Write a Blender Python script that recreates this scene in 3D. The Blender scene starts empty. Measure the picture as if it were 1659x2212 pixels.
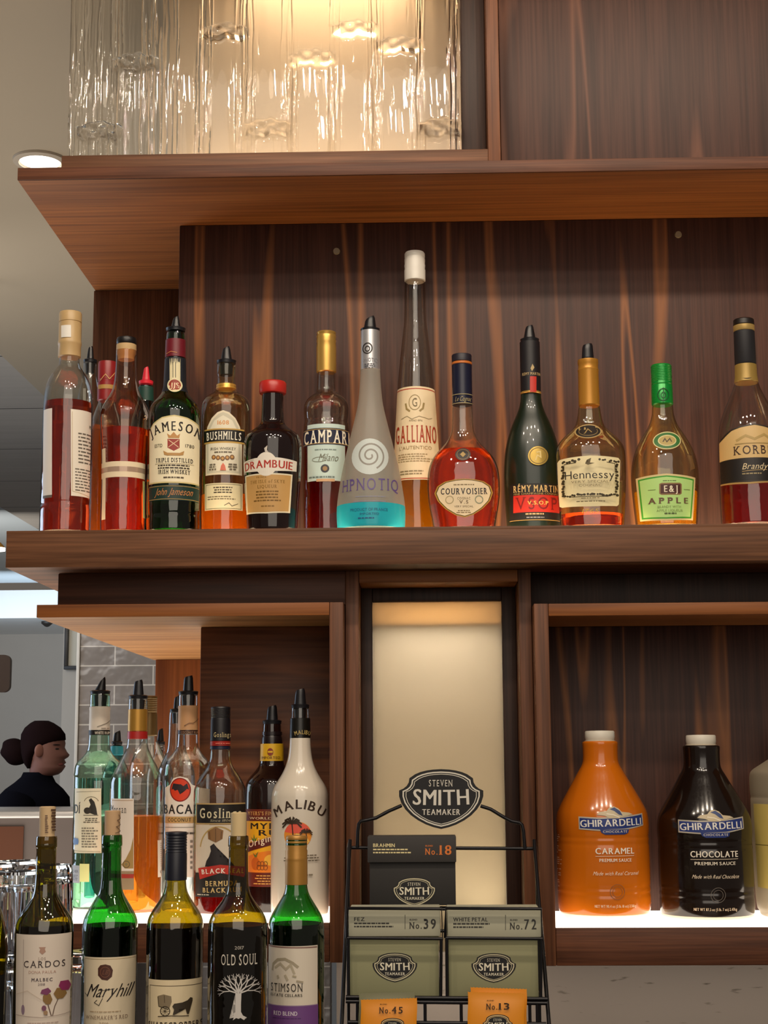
import bpy, bmesh, math, random
from mathutils import Vector, Matrix
random.seed(7)
C = bpy.context.scene.collection
SC = bpy.context.scene
# ------------------------------------------------------------ camera
F, PITCH, YAW, ROLL, EZ = 3337.4, 0.15805, -0.024576, -0.006443, 1.55
W, H = 1659.0, 2212.0
_fwd = Vector((math.sin(YAW)*math.cos(PITCH), math.cos(YAW)*math.cos(PITCH), math.sin(PITCH)))
_r = Vector((math.cos(YAW), -math.sin(YAW), 0)); _u = _r.cross(_fwd)
RT = _r*math.cos(ROLL) + _u*math.sin(ROLL); UP = -_r*math.sin(ROLL) + _u*math.cos(ROLL); FW = _fwd
EYE = Vector((0, 0, EZ))
cam = bpy.data.objects.new('camera', bpy.data.cameras.new('camera')); C.objects.link(cam)
m = Matrix((RT, UP, -FW)).transposed().to_4x4(); m.translation = EYE; cam.matrix_world = m
cam.data.sensor_fit = 'HORIZONTAL'; cam.data.sensor_width = 36; cam.data.lens = F/W*36
cam.data.clip_start = 0.05; SC.camera = cam
SC.view_settings.view_transform = 'Standard'; SC.view_settings.look = 'None'
SC.view_settings.exposure = 0.35; SC.view_settings.gamma = 1.0
SC.cycles.transparent_max_bounces = 40; SC.cycles.max_bounces = 14; SC.cycles.transmission_bounces = 12
SC.cycles.sample_clamp_indirect = 4.0
# ------------------------------------------------------------ world and lights
wd = bpy.data.worlds.new('world'); SC.world = wd; wd.use_nodes = True
wd.node_tree.nodes['Background'].inputs[0].default_value = (1.0, 0.86, 0.72, 1)
wd.node_tree.nodes['Background'].inputs[1].default_value = 0.10
def lamp(name, kind, loc, power, col, size=0.05, look=None, sy=None):
    d = bpy.data.lights.new(name, kind); o = bpy.data.objects.new(name, d); C.objects.link(o)
    o.location = loc; d.energy = power; d.color = col
    if kind == 'AREA':
        d.size = size
        if sy: d.shape = 'RECTANGLE'; d.size_y = sy
    else: d.shadow_soft_size = size
    if look is not None: o.rotation_euler = (Vector(look)-Vector(loc)).to_track_quat('-Z', 'Y').to_euler()
    if kind == 'SPOT': d.spot_size = 2.0; d.spot_blend = 0.6
    return o
WARM = (1.0, 0.84, 0.66)
for i, (x, y, z, p) in enumerate(((-0.75, 1.15, 1.75, 16), (-0.3, 1.2, 1.75, 13), (0.15, 1.15, 1.75, 14), (0.55, 1.2, 1.75, 13), (0.95, 1.15, 1.75, 16), (0.4, 0.2, 1.9, 13), (-0.5, 0.1, 1.9, 13), (0.0, 0.6, 1.9, 10))):
    lamp('downlight_lamp', 'SPOT', (x, y, EZ+z), p, WARM, 0.035, (x*0.8, 2.6, EZ-0.1))
lamp('room_fill', 'AREA', (0.3, -1.5, EZ+1.4), 42, (1.0, 0.88, 0.74), 3.0, (0, 2.5, EZ))
lamp('daylight_window', 'AREA', (-4.2, 4.5, EZ+0.4), 40, (0.62, 0.78, 1.0), 2.2, (-0.4, 5.0, EZ-0.1), 1.6)
lamp('back_room_light', 'AREA', (-2.0, 4.0, EZ+1.1), 14, (1.0, 0.95, 0.88), 1.0, (-1.2, 6, EZ-0.2))
lamp('bounce_light', 'AREA', (-1.6, 3.6, EZ-0.9), 42, (1.0, 0.90, 0.78), 2.0, (-1.6, 3.9, EZ+1.4))

# ------------------------------------------------------------ picture to place
def ray(x, y): return FW + RT*((x-W/2)/F) - UP*((y-H/2)/F)
def at(x, y, Y):
    d = ray(x, y); return EYE + d*(Y/d.y)
def atz(x, y, Z):
    d = ray(x, y); return EYE + d*((Z-EZ)/d.z)
def pr(p):
    c = p-EYE; k = c.dot(FW); return (W/2+F*c.dot(RT)/k, H/2-F*c.dot(UP)/k)
def ppm(y, Y): return at(W/2+50, y, Y).x*0.02 - at(W/2, y, Y).x*0.02     # metres per pixel

# ------------------------------------------------------------ materials
def lin(c):
    if isinstance(c, str): c = [int(c[i:i+2], 16)/255 for i in (0, 2, 4)]
    return tuple(v/12.92 if v <= .04045 else ((v+.055)/1.055)**2.4 for v in c) + (1,)
_mc = {}
def newmat(name):
    m = bpy.data.materials.new(name); m.use_nodes = True
    return m, m.node_tree.nodes, m.node_tree.links, m.node_tree.nodes['Principled BSDF']
def M(col, rough=.5, metal=0., coat=0.):
    k = (col, rough, metal, coat)
    if k not in _mc:
        m, n, l, b = newmat('paint_'+col)
        b.inputs['Base Color'].default_value = lin(col); b.inputs['Roughness'].default_value = rough
        b.inputs['Metallic'].default_value = metal; b.inputs['Coat Weight'].default_value = coat
        t = n.new('ShaderNodeTexNoise'); t.inputs['Scale'].default_value = 60       # slight unevenness of the surface
        mr = n.new('ShaderNodeMapRange'); mr.inputs['To Min'].default_value = max(rough-.06, .02); mr.inputs['To Max'].default_value = min(rough+.06, 1)
        l.new(t.outputs['Fac'], mr.inputs['Value']); l.new(mr.outputs['Result'], b.inputs['Roughness'])
        _mc[k] = m
    return _mc[k]
def cloth(col):
    m, n, l, b = newmat('cloth_'+col); b.inputs['Base Color'].default_value = lin(col); b.inputs['Roughness'].default_value = 1; b.inputs['Specular IOR Level'].default_value = .05; return m
def emit(name, col, s):
    m, n, l, b = newmat(name); b.inputs['Base Color'].default_value = lin(col)
    b.inputs['Emission Color'].default_value = lin(col); b.inputs['Emission Strength'].default_value = s; return m
def wood(name, axis, dark, light, streak=None, sc=1.0, rough=.5, pale=.0, ss=(5.5, .7)):
    m, n, l, b = newmat(name)
    tc = n.new('ShaderNodeTexCoord'); s = {'X': (1.2, 26, 26), 'Y': (26, 1.2, 26), 'Z': (26, 26, 1.2)}[axis]
    mp = n.new('ShaderNodeMapping'); mp.inputs['Scale'].default_value = [v*sc for v in s]; l.new(tc.outputs['Object'], mp.inputs['Vector'])
    a = n.new('ShaderNodeTexNoise'); a.inputs['Scale'].default_value = 1.6; a.inputs['Detail'].default_value = 7; a.inputs['Distortion'].default_value = .7
    l.new(mp.outputs['Vector'], a.inputs['Vector'])
    mp2 = n.new('ShaderNodeMapping'); mp2.inputs['Scale'].default_value = [v*sc*6 if v > 5 else v*sc*3 for v in s]; l.new(tc.outputs['Object'], mp2.inputs['Vector'])
    f = n.new('ShaderNodeTexNoise'); f.inputs['Scale'].default_value = 1.5; f.inputs['Detail'].default_value = 4; l.new(mp2.outputs['Vector'], f.inputs['Vector'])
    r = n.new('ShaderNodeValToRGB'); r.color_ramp.elements[0].position = .25; r.color_ramp.elements[1].position = .78
    r.color_ramp.elements[0].color = lin(dark); r.color_ramp.elements[1].color = lin(light)
    l.new(a.outputs['Fac'], r.inputs['Fac'])
    r2 = n.new('ShaderNodeValToRGB'); r2.color_ramp.elements[0].position = .35; r2.color_ramp.elements[1].position = .62
    r2.color_ramp.elements[0].color = (.55, .52, .5, 1); r2.color_ramp.elements[1].color = (1, 1, 1, 1); l.new(f.outputs['Fac'], r2.inputs['Fac'])
    mx = n.new('ShaderNodeMix'); mx.data_type = 'RGBA'; mx.blend_type = 'MULTIPLY'; mx.inputs[0].default_value = .8
    l.new(r.outputs['Color'], mx.inputs[6]); l.new(r2.outputs['Color'], mx.inputs[7]); out = mx.outputs[2]
    if streak:
        mp3 = n.new('ShaderNodeMapping'); mp3.inputs['Scale'].default_value = {'X': (ss[1], ss[0], ss[0]), 'Z': (ss[0], ss[0], ss[1])}[axis]; l.new(tc.outputs['Object'], mp3.inputs['Vector'])
        g = n.new('ShaderNodeTexNoise'); g.inputs['Scale'].default_value = 1.8; g.inputs['Detail'].default_value = 1.5; g.inputs['Distortion'].default_value = .25; l.new(mp3.outputs['Vector'], g.inputs['Vector'])
        r3 = n.new('ShaderNodeValToRGB'); e = r3.color_ramp.elements
        e[0].position = .555; e[0].color = (0, 0, 0, 1); e[1].position = .60; e[1].color = (1, 1, 1, 1)
        q = r3.color_ramp.elements.new(.635); q.color = (0, 0, 0, 1)
        l.new(g.outputs['Fac'], r3.inputs['Fac'])
        m2 = n.new('ShaderNodeMix'); m2.data_type = 'RGBA'; l.new(r3.outputs['Color'], m2.inputs[0]); l.new(out, m2.inputs[6]); m2.inputs[7].default_value = lin(streak); out = m2.outputs[2]
    l.new(out, b.inputs['Base Color']); b.inputs['Roughness'].default_value = rough; b.inputs['Specular IOR Level'].default_value = .3
    bp = n.new('ShaderNodeBump'); bp.inputs['Strength'].default_value = .12; bp.inputs['Distance'].default_value = .002
    l.new(f.outputs['Fac'], bp.inputs['Height']); l.new(bp.outputs['Normal'], b.inputs['Normal'])
    return m
def glass(name, tint, dark=.45, refl=.75):
    """thin blown glass: see-through, deeper colour and stronger reflection towards the edge"""
    m, n, l, b = newmat(name); n.remove(b); out = n['Material Output']
    lw = n.new('ShaderNodeLayerWeight'); lw.inputs['Blend'].default_value = .5
    t = lin(tint)
    rp = n.new('ShaderNodeValToRGB'); e = rp.color_ramp.elements
    e[0].color = t; e[0].position = .35; e[1].color = tuple(v*dark for v in t[:3])+(1,); e[1].position = .95
    l.new(lw.outputs['Facing'], rp.inputs['Fac'])
    tr = n.new('ShaderNodeBsdfTransparent'); l.new(rp.outputs['Color'], tr.inputs['Color'])
    gl = n.new('ShaderNodeBsdfGlossy'); gl.inputs['Roughness'].default_value = .03
    nz = n.new('ShaderNodeTexNoise'); nz.inputs['Scale'].default_value = 28; tc = n.new('ShaderNodeTexCoord'); l.new(tc.outputs['Object'], nz.inputs['Vector'])
    bp = n.new('ShaderNodeBump'); bp.inputs['Strength'].default_value = .25; bp.inputs['Distance'].default_value = .004
    l.new(nz.outputs['Fac'], bp.inputs['Height']); l.new(bp.outputs['Normal'], gl.inputs['Normal'])
    p = n.new('ShaderNodeMath'); p.operation = 'POWER'; p.inputs[1].default_value = 3.0; l.new(lw.outputs['Facing'], p.inputs[0])
    q = n.new('ShaderNodeMath'); q.operation = 'MULTIPLY_ADD'; q.inputs[1].default_value = refl; q.inputs[2].default_value = .09; l.new(p.outputs[0], q.inputs[0])
    mx = n.new('ShaderNodeMixShader'); l.new(q.outputs[0], mx.inputs[0]); l.new(tr.outputs[0], mx.inputs[1]); l.new(gl.outputs[0], mx.inputs[2])
    l.new(mx.outputs[0], out.inputs['Surface']); return m
def liquor(name, col, cloud=.10):
    m = clear(name, col, .02); n, l = m.node_tree.nodes, m.node_tree.links; b = n['Principled BSDF']
    ts = n.new('ShaderNodeBsdfTranslucent'); ts.inputs['Color'].default_value = lin(col); mx = n.new('ShaderNodeMixShader'); mx.inputs[0].default_value = cloud
    l.new(b.outputs[0], mx.inputs[1]); l.new(ts.outputs[0], mx.inputs[2]); l.new(mx.outputs[0], n['Material Output'].inputs['Surface']); return m
def clear(name, col, rough=.0, ior=1.34):
    m, n, l, b = newmat(name); b.inputs['Base Color'].default_value = lin(col); b.inputs['Roughness'].default_value = rough
    b.inputs['Transmission Weight'].default_value = 1; b.inputs['IOR'].default_value = ior; return m
def frosted(name, col, see=.3, trans=.5, rough=.35):
    m, n, l, b = newmat(name); n.remove(b); out = n['Material Output']
    tr = n.new('ShaderNodeBsdfTransparent'); tr.inputs['Color'].default_value = lin(col)
    ts = n.new('ShaderNodeBsdfTranslucent'); ts.inputs['Color'].default_value = lin(col)
    b = n.new('ShaderNodeBsdfPrincipled'); b.inputs['Base Color'].default_value = lin(col); b.inputs['Roughness'].default_value = rough
    a = n.new('ShaderNodeMixShader'); a.inputs[0].default_value = trans; l.new(b.outputs[0], a.inputs[1]); l.new(ts.outputs[0], a.inputs[2])
    c = n.new('ShaderNodeMixShader'); c.inputs[0].default_value = see; l.new(a.outputs[0], c.inputs[1]); l.new(tr.outputs[0], c.inputs[2])
    l.new(c.outputs[0], out.inputs['Surface']); return m
def plaster(name, col, sc=8, amt=.12, rough=.8, bump=.05):
    m, n, l, b = newmat(name); t = n.new('ShaderNodeTexNoise'); t.inputs['Scale'].default_value = sc; t.inputs['Detail'].default_value = 6
    tc = n.new('ShaderNodeTexCoord'); l.new(tc.outputs['Object'], t.inputs['Vector'])
    r = n.new('ShaderNodeValToRGB'); c = lin(col); r.color_ramp.elements[0].color = tuple(v*(1-amt) for v in c[:3])+(1,); r.color_ramp.elements[1].color = tuple(min(v*(1+amt), 1) for v in c[:3])+(1,)
    l.new(t.outputs['Fac'], r.inputs['Fac']); l.new(r.outputs['Color'], b.inputs['Base Color']); b.inputs['Roughness'].default_value = rough
    bp = n.new('ShaderNodeBump'); bp.inputs['Strength'].default_value = bump; l.new(t.outputs['Fac'], bp.inputs['Height']); l.new(bp.outputs['Normal'], b.inputs['Normal'])
    return m

# ------------------------------------------------------------ objects
def thing(name, label, cat, loc, group=None):
    o = bpy.data.objects.new(name, None); C.objects.link(o); o.empty_display_size = .05
    o.location = loc; o['label'] = label; o['category'] = cat
    if group: o['group'] = group
    return o
def tag(o, label, cat, group=None):
    o['label'] = label; o['category'] = cat
    if group: o['group'] = group
    return o
def mesh(name, verts, faces, mats, parent=None, mi=None, smooth=None, kind=None):
    me = bpy.data.meshes.new(name); off = parent_loc(parent)
    me.from_pydata([Vector(v)-off for v in verts], [], faces)
    for x in (mats if isinstance(mats, (list, tuple)) else [mats]): me.materials.append(x)
    if mi: me.polygons.foreach_set('material_index', mi)
    bm = bmesh.new(); bm.from_mesh(me)
    if not mi: bmesh.ops.recalc_face_normals(bm, faces=bm.faces[:])
    bm.to_mesh(me); bm.free()
    if smooth is not None:
        me.polygons.foreach_set('use_smooth', [True]*len(me.polygons)); me.set_sharp_from_angle(angle=math.radians(smooth))
    o = bpy.data.objects.new(name, me); C.objects.link(o)
    if parent: o.parent = parent
    if kind: o['kind'] = kind
    return o
def parent_loc(p):
    v = Vector((0, 0, 0))
    while p is not None: v += p.location; p = p.parent
    return v
def box(name, x0, x1, y0, y1, z0, z1, mat, parent=None, bev=.0015, kind=None):
    bm = bmesh.new(); bmesh.ops.create_cube(bm, size=1)
    for v in bm.verts: v.co = Vector(((x0+x1)/2+v.co.x*(x1-x0), (y0+y1)/2+v.co.y*(y1-y0), (z0+z1)/2+v.co.z*(z1-z0)))
    if bev: bmesh.ops.bevel(bm, geom=bm.edges[:], offset=bev, segments=2, affect='EDGES', profile=.5)
    vs = [v.co.copy() for v in bm.verts]; fs = [[v.index for v in f.verts] for f in bm.faces]; bm.free()
    return mesh(name, vs, fs, mat, parent, kind=kind, smooth=40 if bev else None)
def chaikin(p, it=2):
    for _ in range(it):
        q = [p[0]]
        for a, b in zip(p, p[1:]):
            q += [(a[0]*.75+b[0]*.25, a[1]*.75+b[1]*.25), (a[0]*.25+b[0]*.75, a[1]*.25+b[1]*.75)]
        p = q+[p[-1]]
    return p
def revolve(name, zr, X, Y, mat, parent=None, n=44, sy=1., sm=38, cap=True):
    v, f = [], []
    for z, r in zr:
        for i in range(n):
            a = 2*math.pi*i/n; v.append((X+r*math.cos(a), Y+sy*r*math.sin(a), z))
    for k in range(len(zr)-1):
        for i in range(n):
            j = (i+1) % n; f.append((k*n+i, k*n+j, (k+1)*n+j, (k+1)*n+i))
    if cap: f += [tuple(range(n)), tuple(range((len(zr)-1)*n, len(zr)*n))]
    return mesh(name, v, f, mat, parent, smooth=sm)
def tube(name, paths, r, mat, parent=None, n=8):
    """round bars along one or several polylines, one mesh"""
    v, f = [], []
    for pts in paths:
        pts = [Vector(p) for p in pts]; b = len(v)
        for i, p in enumerate(pts):
            t = (pts[min(i+1, len(pts)-1)]-pts[max(i-1, 0)]).normalized()
            a = t.cross(Vector((0, 1, 0)) if abs(t.y) < .9 else Vector((1, 0, 0))).normalized(); c = t.cross(a)
            rr = r if not callable(r) else r(i/(len(pts)-1))
            for k in range(n):
                q = 2*math.pi*k/n; v.append(p+a*rr*math.cos(q)+c*rr*math.sin(q))
        for i in range(len(pts)-1):
            for k in range(n): f.append((b+i*n+k, b+i*n+(k+1) % n, b+(i+1)*n+(k+1) % n, b+(i+1)*n+k))
        f += [tuple(range(b, b+n)), tuple(range(b+(len(pts)-1)*n, b+len(pts)*n))]
    return mesh(name, v, f, mat, parent, smooth=50)

# ------------------------------------------------------------ lettering
GL = {}
def _glyphs():
    chars = 'ABCDEFGHIJKLMNOPQRSTUVWXYZabcdefghijklmnopqrstuvwxyz0123456789.,&\'()/:É Í-%'
    tmp = []
    for b in (0, 1):
        for ch in chars:
            cu = bpy.data.curves.new('t', 'FONT'); cu.body = ch; cu.resolution_u = 3; cu.offset = 0
            o = bpy.data.objects.new('t', cu); C.objects.link(o); tmp.append((ch, b, o))
    bpy.context.view_layer.update(); dg = bpy.context.evaluated_depsgraph_get()
    for ch, b, o in tmp:
        me = o.evaluated_get(dg).to_mesh(); vs = [(v.co.x, v.co.y) for v in me.vertices]; fs = [tuple(p.vertices) for p in me.polygons]
        GL[ch, b] = (vs, fs); o.evaluated_get(dg).to_mesh_clear()
    cap = max(v[1] for v in GL['H', 0][0])
    for k, (vs, fs) in list(GL.items()):
        vs = [(x/cap, y/cap) for x, y in vs]; cnt = {}; n0 = len(vs)
        for f in fs:
            for a, c in zip(f, f[1:]+f[:1]): cnt[tuple(sorted((a, c)))] = cnt.get(tuple(sorted((a, c))), 0)+1
        ser = []
        for (a, c), q in cnt.items():
            if q == 1 and abs(vs[a][1]-vs[c][1]) < .02 and .05 < abs(vs[a][0]-vs[c][0]) < .32:
                x0, x1 = sorted((vs[a][0], vs[c][0])); y = vs[a][1]
                if abs(y) < .04: ser.append((x0, x1, -.01, .055))
                elif y > .68 and k[0] != '1': ser.append((x0, x1, y-.055, y+.01))
        if k[1]: ser = [(a, c+.07, y, z) for a, c, y, z in ser]
        GL[k] = (vs, fs, ser)
    for ch, b, o in tmp:
        cu = o.data; bpy.data.objects.remove(o); bpy.data.curves.remove(cu)
_glyphs()
def layout(s, bold=0, serif=0, space=.0):
    x = 0; out = []
    for ch in s:
        vs, fs, ser = GL.get((ch, bold), GL['H', bold])
        if not vs: x += .42; continue
        x0 = min(v[0] for v in vs); x1 = max(v[0] for v in vs)+(.07 if bold else 0); pv, pf = [], []
        if serif:
            xm_ = (x0+x1)/2
            for a, b, c, d in ser:
                l_, r_ = .085, .085
                if ch in 'MNW':
                    if abs((a+b)/2-xm_) < (x1-x0)*.25: continue
                    l_, r_ = (.085, 0) if (a+b)/2 < xm_ else (0, .085)
                n = len(pv); pv += [(a-l_, c), (b+r_, c), (b+r_, d), (a-l_, d)]; pf.append((n, n+1, n+2, n+3))
        g = .09 if serif else 0
        pc = x+g+(x1-x0)/2
        for q, dx in enumerate((0, .035, .07) if bold else (0,)): out.append(([(vx-x0+x+g+dx, vy) for vx, vy in vs], fs, pc, q))     # heavier strokes: the letter laid down three times
        if pv: out.append(([(vx-x0+x+g, vy) for vx, vy in pv], pf, pc, 3))
        x += x1-x0+.16+space+2*g
    return out, max(x-.16-space, .01)

class Decal:
    """flat art laid on a surface; mp(x, y, lift) turns picture measures into a point of that surface"""
    def __init__(s, name, parent, mp, tou=lambda x, y: x, step=4., vstep=10., base=.0003):
        s.name, s.parent, s.mp, s.tou, s.step, s.vstep, s.base = name, parent, mp, tou, step, vstep, base
        s.v, s.f, s.mi, s.m, s.k = [], [], [], [], 0; s.tg = s.tinv = None
    def _mat(s, col):
        m = M(col, .5) if isinstance(col, str) else col
        if m not in s.m: s.m.append(m)
        return s.m.index(m)
    def _raw(s, vs, fs, col, lift, vert=True):
        bm = bmesh.new(); bv = [bm.verts.new((x, y, 0)) for x, y in vs]
        for f in fs:
            try: bm.faces.new([bv[i] for i in f])
            except ValueError: pass
        if not bm.faces: bm.free(); return
        bmesh.ops.triangulate(bm, faces=[f for f in bm.faces if len(f.verts) > 4])
        for ax, st in ((0, s.step), (1, s.vstep)):
            if not st or (ax == 1 and not vert): continue
            a = min(v.co[ax] for v in bm.verts); b = max(v.co[ax] for v in bm.verts)
            q = math.floor(a/st)+1
            while q*st < b-1e-4:
                no = (1, 0, 0) if ax == 0 else (0, 1, 0); co = (q*st, 0, 0) if ax == 0 else (0, q*st, 0)
                bmesh.ops.bisect_plane(bm, geom=bm.verts[:]+bm.edges[:]+bm.faces[:], plane_co=co, plane_no=no); q += 1
        bm.verts.index_update(); n = len(s.v); i = s._mat(col)
        s.v += [s.mp(v.co.x, v.co.y, lift) for v in bm.verts]
        for f in bm.faces: s.f.append([n+v.index for v in f.verts]); s.mi.append(i)
        bm.free()
    def poly(s, pts, col, keep=False):
        if not keep: s.k += 1
        s._raw([(s.tou(x, y), y) for x, y in pts], [tuple(range(len(pts)))], col, s.base+s.k*.0001); return s
    def rect(s, x0, y0, x1, y1, col): return s.poly([(x0+(x1-x0)*i/6, y0) for i in range(7)]+[(x1-(x1-x0)*i/6, y1) for i in range(7)], col)
    def ell(s, cx, cy, rx, ry, col, n=28): return s.poly([(cx+rx*math.cos(2*math.pi*i/n), cy+ry*math.sin(2*math.pi*i/n)) for i in range(n)], col)
    def line(s, pts, w, col, closed=False, keep=False):
        if not keep: s.k += 1
        p = [(s.tou(x, y), y) for x, y in pts]
        if closed: p = p+[p[0]]
        vs, fs, n = [], [], len(p)
        def nrm(a, b):
            d = math.hypot(b[0]-a[0], b[1]-a[1]) or 1; return (-(b[1]-a[1])/d, (b[0]-a[0])/d)
        for i in range(n):      # mitred strip, so that no two pieces overlap
            a = nrm(p[i-1], p[i]) if i else (nrm(p[-2], p[-1]) if closed else nrm(p[0], p[1]))
            b = nrm(p[i], p[i+1]) if i < n-1 else (nrm(p[0], p[1]) if closed else a)
            mx, my = a[0]+b[0], a[1]+b[1]; q = mx*mx+my*my
            k = w/max(q, .5); vs += [(p[i][0]+mx*k, p[i][1]+my*k), (p[i][0]-mx*k, p[i][1]-my*k)]
        fs = [(2*i, 2*i+1, 2*i+3, 2*i+2) for i in range(n-1)]
        s._raw(vs, fs, col, s.base+s.k*.0001+.00002, vert=False); return s
    def frame(s, x0, y0, x1, y1, w, col): return s.line([(x0, y0), (x1, y0), (x1, y1), (x0, y1)], w, col, True)
    def ring(s, cx, cy, rx, ry, w, col, a0=0., a1=1., n=30):
        return s.line([(cx+rx*math.cos(2*math.pi*(a0+(a1-a0)*i/n)), cy+ry*math.sin(2*math.pi*(a0+(a1-a0)*i/n))) for i in range(n+1)], w, col)
    def text(s, t, x0, x1, y0, y1, col, bold=0, serif=0, shear=0., arc=0., rise=0., space=0.):
        """capitals between y0 (top) and y1 (baseline); arc lifts the middle; rise lifts the right end"""
        gs, w = layout(t, bold, serif, space); g_ = s.tg or s.tou; u0, u1 = g_(x0, y1), g_(x1, y1); k = (u1-u0)/w; h = y1-y0; um = (u0+u1)/2; hw = (u1-u0)/2 or 1
        for vs, fs, pc, q in gs:
            cx = u0+k*pc; tt = (cx-um)/hw
            dy = arc*tt*tt-rise*(tt+1)/2; sl = math.atan((2*arc*tt-rise/2)/hw); c, n = math.cos(sl), math.sin(sl); o = []
            for vx, vy in vs:
                px = u0+k*vx-cx+shear*vy*h; py = -vy*h
                o.append((cx+px*c-py*n, y1+dy+px*n+py*c))
            if s.tinv: o = [(s.tinv(u, y1), y) for u, y in o]
            s._raw(o, fs, col, s.base+(s.k+1)*.0001+.00003+q*.00001, vert=False)
        return s
    def dashes(s, x0, x1, y0, y1, n, col, fill=.6, seed=1, center=False):
        rg = random.Random(seed); vs, fs = [], []
        for i in range(n):
            y = y0+(y1-y0)*(i+.5)/n; h = (y1-y0)/n*fill/2; e = rg.uniform(.7, 1.); a, b = x0, x1
            w = (x1-x0)*(1-e)
            if center: a += w/2; b -= w/2
            else: b -= w
            x = a
            while x < b-1:
                q = min(x+rg.uniform(3, 9), b); u, v = s.tou(x, y), s.tou(q, y); k = len(vs)
                vs += [(u, y-h), (v, y-h), (v, y+h), (u, y+h)]; fs.append((k, k+1, k+2, k+3)); x = q+1.4
        s._raw(vs, fs, col, s.base+(s.k+1)*.0001, vert=False); return s
    def done(s): return mesh(s.name, s.v, s.f, s.m, s.parent, s.mi)

def flat(name, parent, P, n=(0, -1, 0), base=.0003):
    P = Vector(P); n = Vector(n).normalized()
    def mp(x, y, e):
        d = ray(x, y); Q = P+n*e; return EYE+d*((Q-EYE).dot(n)/d.dot(n))
    return Decal(name, parent, mp, step=0, vstep=0, base=base)

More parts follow.
